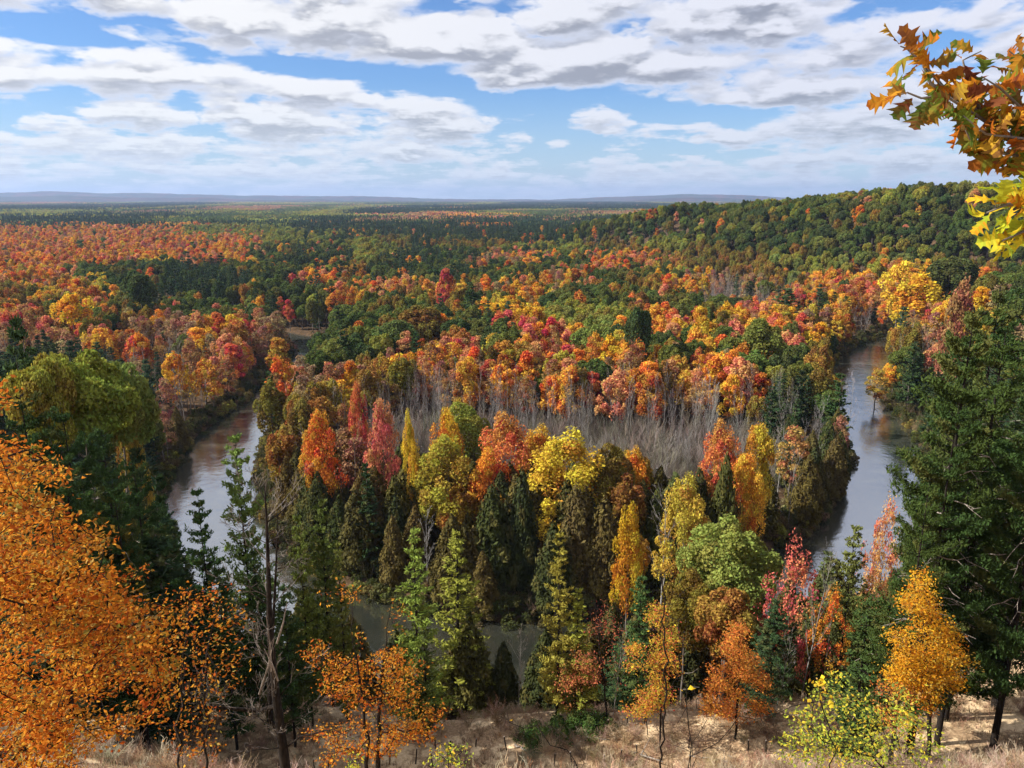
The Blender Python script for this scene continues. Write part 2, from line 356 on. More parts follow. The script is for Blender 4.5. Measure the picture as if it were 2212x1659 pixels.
def grow(rng, base, direction, length, radius, levels, n_child=(4, 3, 3), angle=(45, 40, 40), ratio=0.62, up=0.25, wig=0.16, start=0.3, seg=6):
    """branching skeleton -> list of (pts, radii, level)"""
    out = []
    def rec(p, d, L, r, lv):
        m = max(3, int(seg - lv)) ; pts = [p]; dd = d.copy()
        for i in range(m):
            dd = dd + rng.normal(size=3) * wig * (1 + 0.3 * lv) + np.array([0, 0, up * (0.5 if lv == 0 else 1) / m * 2]); dd = dd / np.linalg.norm(dd)
            pts.append(pts[-1] + dd * L / m)
        pts = np.array(pts); tip = 0.12 if lv == 0 else 0.25
        rr = r * (1 - (1 - tip) * np.linspace(0, 1, m + 1) ** 0.9)
        out.append((pts, rr, lv))
        if lv < levels:
            nc = n_child[min(lv, len(n_child) - 1)]
            for j in range(nc):
                f = start + (1 - start) * (j + rng.uniform(0.1, 0.9)) / nc if lv == 0 else rng.uniform(0.2, 1.0)
                k = f * m; i0 = min(int(k), m - 1); q = pts[i0] + (pts[i0 + 1] - pts[i0]) * (k - i0)
                ax = pts[i0 + 1] - pts[i0]; ax = ax / np.linalg.norm(ax)
                pr = np.cross(ax, rng.normal(size=3)); pr = pr / np.linalg.norm(pr)
                an = R_(angle[min(lv, len(angle) - 1)] * rng.uniform(0.7, 1.3))
                nd = ax * math.cos(an) + pr * math.sin(an)
                rad_here = rr[i0]
                taper = (1 - 0.55 * f) if lv == 0 else (1 - 0.4 * f)
                rec(q, nd, L * ratio * taper * rng.uniform(0.75, 1.2), rad_here * rng.uniform(0.45, 0.65), lv + 1)
    rec(np.array(base, float), np.array(direction, float) / np.linalg.norm(direction), length, radius, 0)
    return out

# ------------------------------------------------------------------ tree kinds (base sizes; instances are scaled)
def broad_crown(seed, n, size, R=5.0, z0=7.0, z1=20.0, lobes=30, lob_r=0.34, ragged=0.0, thin=0.0):
    rng = np.random.default_rng(seed); g = Geo()
    zc = (z0 + z1) / 2; hz = (z1 - z0) / 2
    u = unit(rng.normal(size=(lobes, 3))); u[:, 2] = np.abs(u[:, 2]) * np.where(rng.random(lobes) < 0.72, 1, -1)
    rad = rng.uniform(0.45, 0.80, lobes) ** 0.8
    lc = u * rad[:, None]
    lc[:, 2] = lc[:, 2] * 0.95 
    lr = lob_r * rng.uniform(0.65, 1.25, lobes)
    which = rng.choice(lobes, n, p=(lr ** 2) / np.sum(lr ** 2))
    d = rng.normal(size=(n, 3)) + lc[which] * 1.1 + np.array([0, 0, 0.35]); d = unit(d)
    rr = lr[which] * rng.uniform(0.70, 1.03, n) ** 0.6 * (1 + ragged * rng.normal(size=n) * 0.3)
    p = lc[which] + d * rr[:, None]
    p *= np.array([R, R, hz]); p[:, 2] += zc
    if thin: keep = rng.random(n) > thin * rng.random(lobes)[which]; p = p[keep]; d = d[keep]; which = which[keep]
    nn = d + rng.normal(size=d.shape) * 0.95
    v, a, i = leaves(rng, p, nn, size * rng.uniform(0.6, 1.25, len(p)))
    lb = rng.random(lobes)[which]
    g.add(v, a, i, rng.random(len(p)), lb); return g
def maple_crown(seed, n, size, R=4.6, z0=6.0, z1=20.0, thin=0.0, ups=26, wild=0.0):
    """ovate crown of ascending sprays with uneven layered edges"""
    rng = np.random.default_rng(seed); g = Geo(); P = []; D = []; Lb = []
    per = n // ups
    for k in range(ups):
        f = (k + rng.random()) / ups; a = rng.uniform(0, 2 * np.pi)
        prof = np.interp(f, [0, .15, .4, .75, 1], [0.62, .95, 1.0, .62, 0.12])
        r = R * prof * (rng.uniform(0.35, 0.82) + wild * abs(rng.normal()) * .35); z = z0 + (z1 - z0) * f * 0.94
        c = np.array([math.cos(a) * r, math.sin(a) * r, z]); rx = R * rng.uniform(0.26 - .12 * wild, 0.46 - .08 * wild); rz = rx * rng.uniform(0.55, 1.0 + 1.2 * wild)
        d = unit(rng.normal(size=(per, 3)) + np.array([math.cos(a) * .5, math.sin(a) * .5, 0.5]))
        P.append(c + d * np.array([rx, rx, rz]) * rng.uniform(0.55, 1.05, (per, 1))); D.append(d); Lb.append(np.full(per, rng.random()))
        if thin and rng.random() < thin: kk = int(per * rng.uniform(.2, .7)); P[-1] = P[-1][:kk]; D[-1] = D[-1][:kk]; Lb[-1] = Lb[-1][:kk]
    P = np.concatenate(P); D = np.concatenate(D); Lb = np.concatenate(Lb)
    v, a, i = leaves(rng, P, D + rng.normal(size=D.shape) * 0.95 + np.array([0, 0, .3]), size * rng.uniform(0.6, 1.3, len(P)))
    g.add(v, a, i, rng.random(len(P)), Lb); return g
def conifer_crown(seed, size, R=3.4, z0=3.0, z1=22.0, whorls=24, per=7, clumps=9, droop=0.1, taper=0.85, tuft=7, gap=0.15, rag=0.35, thick=.16):
    """whorled branches carrying needle sprays"""
    rng = np.random.default_rng(seed); g = Geo(); C = []; A = []; Lb = []
    for w in range(whorls):
        f = (w + rng.uniform(-.3, .3)) / whorls; f = min(max(f, 0), 1); z = z0 + (z1 - z0) * f
        L0 = R * (1 - f) ** taper * np.interp(f, [0, .12, 1], [.7, 1, 1]) + 0.15
        for b in range(per):
            if rng.random() < gap: continue
            a = rng.uniform(0, 2 * np.pi); L = L0 * rng.uniform(1 - rag, 1 + rag * 0.6)
            dirv = np.array([math.cos(a), math.sin(a), 0]); lb = rng.random()
            nc = max(2, int(clumps * L / R))
            for s in np.linspace(0.25, 1, nc):
                c = np.array([0, 0, z]) + dirv * L * s + np.array([0, 0, L * (0.30 * s * s - droop * s)])
                side = rng.normal(size=(tuft, 3)) * np.array([.32, .32, thick]) * (0.35 + L / R * .65) * R * 0.24
                C.append(c + side); A.append(dirv + rng.normal(size=(tuft, 3)) * 0.55 + np.array([0, 0, .35])); Lb.append(np.full(tuft, lb))
    C = np.concatenate(C); A = np.concatenate(A); Lb = np.concatenate(Lb)
    v, n, i = leaves(rng, C, np.array([0, 0, 1.0]) + rng.normal(size=C.shape) * 0.75, size * rng.uniform(.6, 1.3, len(C)), 0.38, A)
    g.add(v, n, i, rng.random(len(C)), Lb); return g
def cedar_crown(seed, n, size, R=2.3, z0=0.5, z1=15.0):
    rng = np.random.default_rng(seed); g = Geo()
    f = 1 - np.sqrt(rng.random(n)) * 0.99; a = rng.uniform(0, 2 * np.pi, n)
    lob = np.sin(a * 5 + f * 9 + seed) * 0.09 + np.sin(a * 3 - f * 17 + seed * 2) * 0.09 + np.sin(a * 9 + f * 31) * 0.05
    r = R * np.interp(f, [0, .12, .45, .8, 1], [.75, 1, .86, .42, .03]) * (1 + lob) * rng.uniform(0.66, 1.06, n)
    p = np.stack([np.cos(a) * r, np.sin(a) * r, z0 + (z1 - z0) * f], 1)
    o = np.stack([np.cos(a), np.sin(a), np.full(n, .35)], 1)
    v, k, i = leaves(rng, p, o + rng.normal(size=p.shape) * .5, size * rng.uniform(.6, 1.3, n), 0.5, np.array([0, 0, 1.0]) + rng.normal(size=p.shape) * .4 + o * .3)
    g.add(v, k, i, rng.random(n), (lob * 3 + .5).clip(0, 1)); return g
def bare_geo(seed, h=17.0, levels=3, sides=3, r=0.16, n_child=(13, 5, 4), start=0.32, up=0.35, ratio=0.34, angle=(38, 40, 40), minr=0.018):
    rng = np.random.default_rng(seed)
    sk = grow(rng, (0, 0, 0), (rng.normal() * .05, rng.normal() * .05, 1), h, r, levels, n_child, angle, ratio, up, 0.05, start, 7)
    t = [(p, np.maximum(rr, minr)) for p, rr, lv in sk if lv < 2]; fine = [(p, np.maximum(rr, minr * .8)) for p, rr, lv in sk if lv >= 2]
    return t, fine, sk
def trunk_geo(seed, h, r, z_top_f=0.85, limbs=9, spread=3.4, start=0.38, up=0.5, mat_i=0, sides=5):
    rng = np.random.default_rng(seed); L = []
    n = 8; zz = np.linspace(-1.0, h * z_top_f, n); off = np.cumsum(rng.normal(size=(n, 2)) * 0.12, 0); off -= off[0]
    P = np.column_stack([off, zz]); rr = r * (1 - 0.8 * np.linspace(0, 1, n) ** 1.2); rr[0] *= 1.35
    L.append((P, rr))
    for k in range(limbs):
        f = start + (0.95 - start) * (k + rng.random()) / limbs; i0 = int(f * (n - 1)); a = rng.uniform(0, 6.28)
        q = P[i0]; l = spread * (1.15 - f * .75) * rng.uniform(.7, 1.1)
        s = np.linspace(0, 1, 5)[:, None]
        pts = q + np.array([math.cos(a), math.sin(a), 0]) * l * s + np.array([0, 0, 1]) * l * up * s ** 1.3 + np.vstack([[0, 0, 0], rng.normal(size=(4, 3)) * .12])
        L.append((pts, rr[i0] * .5 * (1 - .75 * s[:, 0])))
    return tubes(L, sides)

def kind_meshes():
    """for each kind: a list of variants (crown Geo, trunk arrays, base height, base radius)"""
    K = {}
    K['oak'] = [(broad_crown(10 + i, 6400, 0.36, 5.0 + .5 * (i % 3 - 1), 6.5 + i % 2, 19.5 - .8 * (i % 3), 26 + 9 * i, .36 - .03 * i, .22), trunk_geo(i, 19, .32), 20.0, 5.2) for i in range(5)]
    K['oak_tall'] = [(broad_crown(20 + i, 5600, 0.34, 4.2, 6, 21.5, 36, .30, .3), trunk_geo(i + 5, 20, .28), 22.0, 4.2) for i in range(3)]
    K['oak_high'] = [(broad_crown(27 + i, 17000, 0.19, 4.8, 20.0, 27.8, 60, .24, .3), trunk_geo(i + 8, 27, .34, start=.7), 28.0, 4.8) for i in range(3)]
    K['maple_fine'] = [(maple_crown(130 + i, 13000, 0.20, 4.8, 8.0, 20.5, 0.3, 60, .8), trunk_geo(i + 10, 19, .24, spread=3, up=.9), 20.0, 4.6) for i in range(3)]
    K['maple_wisp'] = [(maple_crown(150 + i, 7000, 0.19, 4.8, 6.0, 20.5, 0.75, 56, 1.1), trunk_geo(i + 14, 20, .2, .93, 14, 3.4, .3, .8), 20.0, 4.6) for i in range(3)]
    K['oak_big'] = [(broad_crown(170, 21000, 0.19, 5.6, 11.0, 26.8, 70, .22, .3), trunk_geo(9, 26, .34, start=.4), 27.0, 5.6)]
    K['oak_fine'] = [(broad_crown(140 + i, 13000, 0.22, 4.4, 8, 21.5, 44, .28, 0, .4), trunk_geo(i + 5, 20, .24), 22.0, 4.4) for i in range(2)]
    K['maple'] = [(maple_crown(30 + i, 6200, 0.32, 4.4, 7.0, 19.8, .25, 30 + 8 * i, .3 * i), trunk_geo(i + 10, 19, .24, spread=3, up=.9), 20.0, 4.4) for i in range(5)]
    K['maple_thin'] = [(maple_crown(40 + i, 2600, 0.30, 4.0, 7.0, 19.8, 0.5), trunk_geo(i + 20, 20, .2, .93, 16, 3.4, .25, 1.0), 20.0, 4.2) for i in range(4)]
    K['pine'] = [(conifer_crown(50 + i, 0.52, 3.9, 4.0, 22.0, 19, 6, 7, 0.05, .72, 7, .2), trunk_geo(i + 30, 22, .26, .97, 6, 2), 22.0, 3.9) for i in range(4)]
    K['spruce'] = [(conifer_crown(60 + i, 0.42, 2.9, 1.5, 20.0, 26, 7, 6, 0.22, .95, 6, .08, .25), trunk_geo(i + 40, 20, .2, .97, 4, 1), 20.0, 2.9) for i in range(3)]
    K['cedar'] = [(cedar_crown(70 + i, 4600, 0.36, 3.1), trunk_geo(i + 50, 14, .18, .9, 3, 1), 15.0, 2.3) for i in range(4)]
    return K
KM = kind_meshes()
KM_OF = {'oak': 'oak', 'oak_tall': 'oak', 'oak_high': 'oak', 'oak_big': 'oak', 'maple_fine': 'maple', 'maple_wisp': 'maple', 'oak_fine': 'oak', 'maple': 'maple', 'maple_thin': 'maple', 'pine': 'pine', 'spruce': 'pine', 'cedar': 'cedar', 'bare': 'bare'}
NEEDLE = {'pine', 'spruce', 'cedar'}
BARE = []
for i in range(5):
    t, fine, sk = bare_geo(80 + i, 17 + i, 3, 3, .15, (14, 5, 3), .3, .4, .33)
    BARE.append((t, fine, 17.0 + i))
def build_variant(kind, crown, trunk, far):
    """-> (crown mesh, trunk mesh)"""
    lm = M[('needle' if kind in NEEDLE else 'leaf') + ('_i' if far else '')]
    cm = crown.mesh(f'{kind}_crown', [lm])
    g = Geo(); g.add(*trunk); tm = g.mesh(f'{kind}_trunk', [M['bark']], smooth=True)
    return cm, tm
VAR = {}; VARF = {}
for kd, lst in KM.items():
    VAR[kd] = []; VARF[kd] = []
    for crown, trunk, h, r in lst:
        cm, tm = build_variant(kd, crown, trunk, False); VAR[kd].append((cm, tm, h, r))
        g = Geo(); g.v = list(crown.v); g.n = list(crown.n); g.i = list(crown.i); g.off = crown.off; g.var = list(crown.var); g.lob = list(crown.lob); g.tint = list(crown.tint); g.fm = list(crown.fm)
        g.add(*trunk, fm=1)
        VARF[kd].append((g.mesh(kd + '_whole', [M[('needle' if kd in NEEDLE else 'leaf') + '_i'], M['bark']]), h, r))
VAR['bare'] = []; VARF['bare'] = []
for t, fine, h in BARE:
    g = Geo(); g.add(*tubes(t, 4)); tm = g.mesh('bare_trunk', [M['bark_pale']], smooth=True)
    g2 = Geo(); v, n, i = tubes(fine, 3); g2.add(v, n, i, np.random.default_rng(1).random(len(n))); cm = g2.mesh('bare_twigs', [M['twig']])
    VAR['bare'].append((cm, tm, h, 3.6))
    g3 = Geo(); v, n, i = tubes([x for x in fine][::2], 3); g3.add(v, n, i); g3.add(*tubes(t, 3), fm=1)
    VARF['bare'].append((g3.mesh('bare_whole', [M['twig_i'], M['bark_pale']]), h, 3.6))
# ------------------------------------------------------------------ palette: key -> (colour word, linear colour)
PAL = {
 'O': [('orange', (.72, .25, .045)), ('amber', (.70, .33, .055)), ('salmon orange', (.66, .29, .14)), ('burnt orange', (.50, .18, .04)), ('golden orange', (.74, .37, .05))],
 'R': [('scarlet', (.58, .13, .07)), ('coral red', (.64, .22, .13)), ('red orange', (.67, .20, .075))],
 'P': [('dusty rose', (.38, .18, .12)), ('rusty brown', (.33, .16, .075)), ('faded orange', (.48, .24, .10)), ('dull tan', (.36, .24, .13))],
 'Y': [('golden yellow', (.72, .44, .05)), ('mustard yellow', (.52, .38, .06)), ('deep gold', (.70, .36, .035))],
 'G': [('deep green', (.095, .130, .034)), ('mid green', (.135, .170, .042)), ('bottle green', (.070, .105, .036)), ('mossy green', (.165, .170, .038))],
 'L': [('yellow green', (.30, .29, .055)), ('pale green', (.24, .27, .065)), ('lime tinged green', (.33, .31, .05))],
 'K': [('olive', (.22, .175, .036)), ('bronze green', (.27, .18, .042)), ('olive orange', (.40, .23, .05))],
 'D': [('dark green', (.050, .085, .032)), ('blackish green', (.036, .062, .028)), ('blue green', (.055, .095, .050))],
 'C': [('dark olive', (.075, .072, .024)), ('brownish green', (.105, .080, .028)), ('deep olive', (.052, .060, .022))],
 'B': [('pale grey', (.30, .27, .25)), ('ash grey', (.22, .20, .19)), ('silvery', (.36, .33, .31))],
 'b': [('pinkish grey', (.27, .20, .17)), ('brown grey', (.20, .155, .125))],
}
GRID = [(y, ''.join(s.split())) for y, s in [  # what stands where: rows by height in the view of the tree tops, 28 columns of 79
 (440, "TTTT TTTT TTTT TTTT TTGG GGGG GGGG"), (455, "LLLT TLLT TTTT TTTT TTTG GGGG GGGG"),
 (464, "LLNN NNNT TTTP MPMP TTNG GGGG GGGG"), (478, "NNND NNNL NDDD DDDD DNGG GGGG GGGG"),
 (492, "OOOO OLLL NNDD DDDD DGGG GGGG GGGG"), (508, "OOOO OOOL LNND NDDD NGGG GGGG GGGG"),
 (525, "OOOO OOOM NNND NNNL NGGG GGGG GGGG"), (545, "XOOM OOOM NNND NPXG XMGG GGGG GGGG"),
 (565, "XOMG GGMM NNNN NNGG OMGG GGGM OYGG"), (585, "XXGG GGGM MMNM NGMX MKYb bGXO OXXG"),
 (605, "GXYG GGGG NMMM MOXG MKOb bbOO XXGP"), (625, "GYOG GGGN GMGK KGOG MGGb bbXX OOYG"),
 (645, "MGGK GGNM GGGG NYYL LXMM XXNb XOYG"), (665, "RKGK XMOP NGGG GNYL LLXO XYXN bXYK"),
 (685, "PRKP PXOP NGGK GMRL LOOK XXKO bbYP"), (705, "bPXX bXPP CGGG KGXO LMOO XOYG KbNN"),
 (725, "bbPb bPXb GGGX XXXX OOGO GGKb bNDD"), (745, "DDDb bPXO GGXX XXXX XXOO OGKb NDDD"),
 (770, "DDDb bOPO PPKX XXXX XXXO OGKG NDDD"), (800, "DDDD bbPb PXKB PXXX XXXO OGKB NDDD"),
 (830, "DDDD bbbC KYPB ---- ---- -DDC NDDD"), (870, "DDDD bCCC KPPC ---- ---- -CBC NDDD"),
 (920, "DDDD CCCC KPCC Y--- ---- -bCC CDDD"), (970, "DDDD CCCC CCCC CB-C BK-- -BCC CDDD"),
 (1020, "DDDD DCCC CBCC KCCC CKBC CBCC CDDD"), (1070, "DDDD DCCC CCCB CCCC CCCC CBCC CCDD"),
 (1120, "DDDD DCCC CCCC CCCC CCCB CCCC CCDD"), (1330, "DDDD DCCC CCCC CCCC CCCC CCCC CCDD")]]
GY = [g[0] for g in GRID]
def grid_class(x, y, rng):
    if y < 432 or y > 1330: return 'T' if y < 440 else '~'
    y = y + rng.normal() * 5; x = x + rng.normal() * 22
    i = int(np.argmin([abs(y - q) for q in GY])); c = int(min(max(x // 79, 0), 27)); return GRID[i][1][c]
def species(ch, rng, high=False):
    r = rng.random()
    if ch == 'T': ch = 'L' if r < .30 else 'G' if r < .55 else 'D' if r < .86 else 'O' if r < .93 else 'P'
    elif ch == 'N': ch = 'D' if r < .5 else 'G' if r < .88 else 'L' if r < .95 else 'O'
    elif ch == 'M': ch = 'G' if r < .42 else 'O' if r < .75 else 'K' if r < .88 else 'L' if r < .94 else 'R'
    elif ch == 'X': ch = 'O' if r < .54 else 'R' if r < .66 else 'P' if r < .84 else 'Y' if r < .90 else 'G' if r < .96 else 'K'
    elif ch == 'O': ch = 'O' if r < .72 else 'P' if r < .84 else 'R' if r < .90 else 'Y' if r < .95 else 'G'
    elif ch == 'G': ch = 'G' if r < .82 else 'K' if r < .90 else 'L' if r < .95 else 'D' if r < .98 else 'O'
    elif ch == 'D': ch = 'D' if r < .86 else 'G' if r < .97 else 'O'
    elif ch in 'Bb': ch = ch if r < .80 else 'P' if r < .93 else 'D'
    elif ch == 'C': ch = 'C' if r < .90 else 'K' if r < .94 else 'B'
    r = rng.random()
    if high and ch in 'DN': ch = 'G'
    kd = {'O': 'maple', 'R': 'maple', 'P': 'maple_thin', 'Y': 'maple', 'G': 'oak', 'L': 'oak', 'K': 'oak_tall', 'D': 'pine', 'C': 'cedar', 'B': 'bare', 'b': 'bare'}[ch]
    if kd == 'oak' and r < .2: kd = 'oak_tall'
    if kd == 'maple' and r < .28: kd = 'maple_thin'
    if kd == 'pine' and r < .4: kd = 'spruce'
    return ch, kd
# ------------------------------------------------------------------ scatter of the forest
rngF = np.random.default_rng(4242)
TREES = []   # dict(x,y,z,h,w,kind,ch,ci,hand,label)
def add_tree(x, y, h, kind, ch, ci=None, wid=None, hand=False, label=None, rng=rngF, z=None, col=None, var=None):
    z = float(terrain(np.array([x]), np.array([y]))[0]) if z is None else z
    TREES.append(dict(x=x, y=y, z=z, h=h, kind=kind, ch=ch, ci=int(rng.integers(len(PAL[ch]))) if ci is None else ci, w=wid, hand=hand, label=label, col=col, var=var, rot=rng.uniform(0, 6.28)))
def pix_tree(x, ytop, d, kind, ch, ci, wpx, label=None, **kw):
    if d < 95 and kind in ('maple', 'maple_thin'): kind = 'maple_wisp'; wpx *= 1.2
    if d < 155 and kind in ('maple', 'maple_thin'): kind = 'maple_fine'; wpx *= 1.15
    if d < 155 and kind in ('oak', 'oak_tall'): kind = 'oak_fine'; wpx *= 1.1
    """a tree whose top shows at (x, ytop) and which stands at distance d; wpx: crown width in the view"""
    dv = px_dir(x, ytop); t = d / dv.y; X = dv.x * t; ztop = CAMZ + dv.z * t
    z = float(terrain(np.array([X]), np.array([d]))[0]); dep = d * math.cos(R_(PITCH)) + (CAMZ - ztop) * math.sin(R_(PITCH))
    add_tree(X, d, ztop - z, kind, ch, ci, wpx / FPX * dep / 2, True, label, z=z, **kw)
HAND = [
 # x, ytop, d, kind, key, colour index, width, label
 (1092, 917, 128, 'maple', 'R', 2, 105, 'tall red orange maple with a wine red flush, at the edge of the grey swamp'),
 (1055, 985, 121, 'maple', 'O', 0, 80, 'orange maple low in front of the tall red orange maple'),
 (1225, 955, 120, 'maple', 'Y', 0, 150, 'broad glowing gold maple in the middle of the dark cedars'),
 (1165, 940, 132, 'maple', 'O', 1, 90, 'pale salmon maple behind the broad gold maple'),
 (1325, 952, 121, 'oak_tall', 'K', 1, 95, 'olive and gold conical crown beside the broad gold maple'),
 (1370, 985, 126, 'maple', 'O', 0, 60, 'small orange maple tucked behind the olive and gold crown'),
 (1000, 865, 146, 'oak', 'L', 0, 110, 'yellow green domed crown standing against the grey swamp trunks'),
 (965, 900, 140, 'maple', 'O', 4, 62, 'golden orange maple against the yellow green domed crown'),
 (965, 960, 122, 'maple_thin', 'Y', 1, 120, 'thinly leaved mustard yellow tree with dark limbs among cedars'),
 (883, 915, 124, 'maple', 'Y', 0, 32, 'narrow golden yellow tree among dark cedars'),
 (825, 885, 130, 'maple', 'R', 1, 60, 'coral and yellow maple above the dark cedars'),
 (770, 842, 150, 'maple', 'R', 0, 36, 'small crimson maple on the tip of the river bend'),
 (690, 905, 132, 'maple', 'O', 0, 75, 'orange maple leaning over the brown cedars by the river'),
 (1128, 1005, 113, 'cedar', 'C', 2, 60, 'dark cedar between the red orange and gold maples'),
 (1560, 935, 125, 'maple', 'R', 2, 78, 'fiery orange red maple with a pointed cedar before it'),
 (1572, 975, 118, 'cedar', 'C', 0, 62, 'pointed olive cedar in front of the fiery orange red maple'),
 (1640, 928, 126, 'maple', 'Y', 0, 72, 'golden yellow forked maple beside the fiery orange red one'),
 (1610, 990, 120, 'maple_thin', 'O', 4, 70, 'thin golden orange tree below the forked yellow maple'),
 (1483, 1052, 108, 'maple', 'Y', 1, 92, 'low dome of mustard yellow leaves leaning among the cedars'),
 (1360, 1110, 100, 'maple_thin', 'Y', 2, 60, 'narrow gold tree in layered tiers against black shade'),
 (1440, 1075, 106, 'bare', 'B', 0, 130, 'leafless grey tree with fine spreading crown before the cedars'),
 (1380, 662, 238, 'oak', 'G', 2, 66, 'round dark green oak alone among the orange maples'),
 (963, 578, 372, 'maple', 'R', 0, 42, 'crimson maple alone in the green wood'),
 (1020, 615, 330, 'pine', 'D', 0, 80, 'large dark layered white pine in the middle of the valley'),
 (850, 682, 265, 'oak', 'G', 1, 100, 'big round grey green oak above the far river bank'),
 (905, 655, 285, 'oak', 'K', 1, 120, 'wide bronze oak beside the big round grey green oak'),
 (1650, 690, 228, 'oak', 'G', 3, 115, 'large mossy green oak by the inner bank of the river'),
 (1625, 745, 218, 'oak', 'G', 1, 95, 'mid green oak leaning below the large mossy one'),
 (1515, 660, 262, 'maple', 'Y', 0, 52, 'bright yellow upright maple among the orange ones'),
 (1700, 620, 330, 'pine', 'D', 0, 95, 'shaggy dark pine between the orange slope and the grey trees'),
 (297, 583, 330, 'oak', 'G', 2, 80, 'very dark rounded oak in the far orange wood'),
 (150, 632, 290, 'maple', 'Y', 2, 70, 'shining gold maple among dark oaks'),
 (600, 728, 262, 'maple', 'O', 1, 60, 'amber maple leaning over the water at the river bend'),
 (1985, 595, 330, 'maple', 'Y', 2, 105, 'great golden maple at the foot of the green ridge'),
 (1955, 560, 360, 'maple', 'Y', 0, 70, 'golden yellow maple just above the great golden one'),
 (2060, 545, 340, 'oak', 'G', 0, 120, 'broad deep green oak beside the great golden maple'),
 (2080, 615, 210, 'maple', 'P', 1, 70, 'rusty red maple rising above the green slope'),
 (1900, 795, 230, 'maple_thin', 'K', 2, 62, 'small olive orange tree leaning over the river'),
 (1590, 1112, 76, 'oak_big', 'L', 1, 235, 'big light green oak below the sandy terrace'),
 (1490, 1225, 70, 'oak_tall', 'K', 0, 110, 'olive and rust oak touching the big light green oak'),
 (1575, 1262, 66, 'oak', 'K', 2, 130, 'mottled green and orange oak behind the orange pyramid tree'),
 (1720, 1195, 70, 'maple_thin', 'R', 1, 95, 'sparse bright coral red maple on the river slope'),
 (1800, 1285, 66, 'maple', 'O', 0, 62, 'orange maple between the coral red one and a young pine'),
 (1895, 1180, 72, 'maple', 'O', 2, 60, 'salmon orange maple beside the tall gloomy pines'),
 (1925, 1095, 90, 'maple', 'O', 2, 62, 'orange tuft of a maple over the narrow strip of river'),
 (150, 748, 62, 'oak_high', 'L', 0, 230, 'broad yellow green oak on the wooded bluff'),
 (235, 768, 66, 'oak_high', 'L', 1, 170, 'pale green oak next to the broad yellow green one'),
 (80, 765, 58, 'oak_high', 'L', 2, 160, 'lime tinged oak at the outer side of the wooded bluff'),
 (268, 880, 78, 'maple_fine', 'K', 2, 60, 'gold and orange fringe tree hanging over the dark bluff'),
 (30, 655, 70, 'pine', 'D', 0, 120, 'dark pine rising highest on the wooded bluff'),
 (1120, 1370, 59, 'bare', 'B', 0, 62, 'grey bare young tree at the brim of the terrace'),
 (1765, 1190, 64, 'bare', 'B', 2, 90, 'bare grey tree beside the coral red maple'),
 (1690, 1370, 58, 'bare', 'B', 1, 70, 'thin grey bare tree above the shrubs below the pines'),
 (1330, 1370, 57, 'bare', 'B', 0, 60, 'bare grey tree behind the dark twiggy one'),
 (1215, 1330, 62, 'bare', 'b', 0, 60, 'dull bare tree beside the scraggy olive spire'),

]
for x, yt, d, kd, ch, ci, wp, lb in HAND: pix_tree(x, yt, d, kd, ch, ci, wp, lb)
# dark pines of the left bluff and slope pines of the right
for x, yt, d, wp, ch in [(20, 760, 64, 120, 'D'), (290, 950, 72, 90, 'D'), (340, 1010, 82, 80, 'D')]:
    pix_tree(x, yt, d, 'pine', ch, None, wp)
SWAMP = [at_xy for at_xy in [(-42, 200), (-42, 172), (-18, 150), (8, 141), (30, 139), (52, 146), (64, 165), (66, 188), (40, 194), (10, 196)]]
def SWAMP_IN(x, y): return bool(in_poly(np.array([x]), np.array([y]), SWAMP)[0])
for i in range(250):
    x = rngF.uniform(-46, 74); y = rngF.uniform(152, 206) - abs(x - 20) * .06
    add_tree(x, y, rngF.uniform(6, 12) if y < 176 else rngF.uniform(13, 20), 'bare', 'B' if rngF.random() < .8 else 'b', wid=rngF.uniform(1.2, 2.6))
for i in range(46):
    x = rngF.uniform(-128, -78); y = rngF.uniform(172, 262)
    if poly_dist(np.array([x]), np.array([y]), RIVER)[0][0] < 13: continue
    add_tree(x, y, rngF.uniform(12, 17), 'bare', 'b', wid=rngF.uniform(2.4, 4.0))
for i in range(34):
    q = ground_px(rngF.uniform(1690, 1900), rngF.uniform(690, 770)); 
    if poly_dist(np.array([q[0]]), np.array([q[1]]), RIVER)[0][0] < 12: continue
    add_tree(q[0], q[1], rngF.uniform(9, 15), 'bare', 'b', wid=rngF.uniform(3, 5))
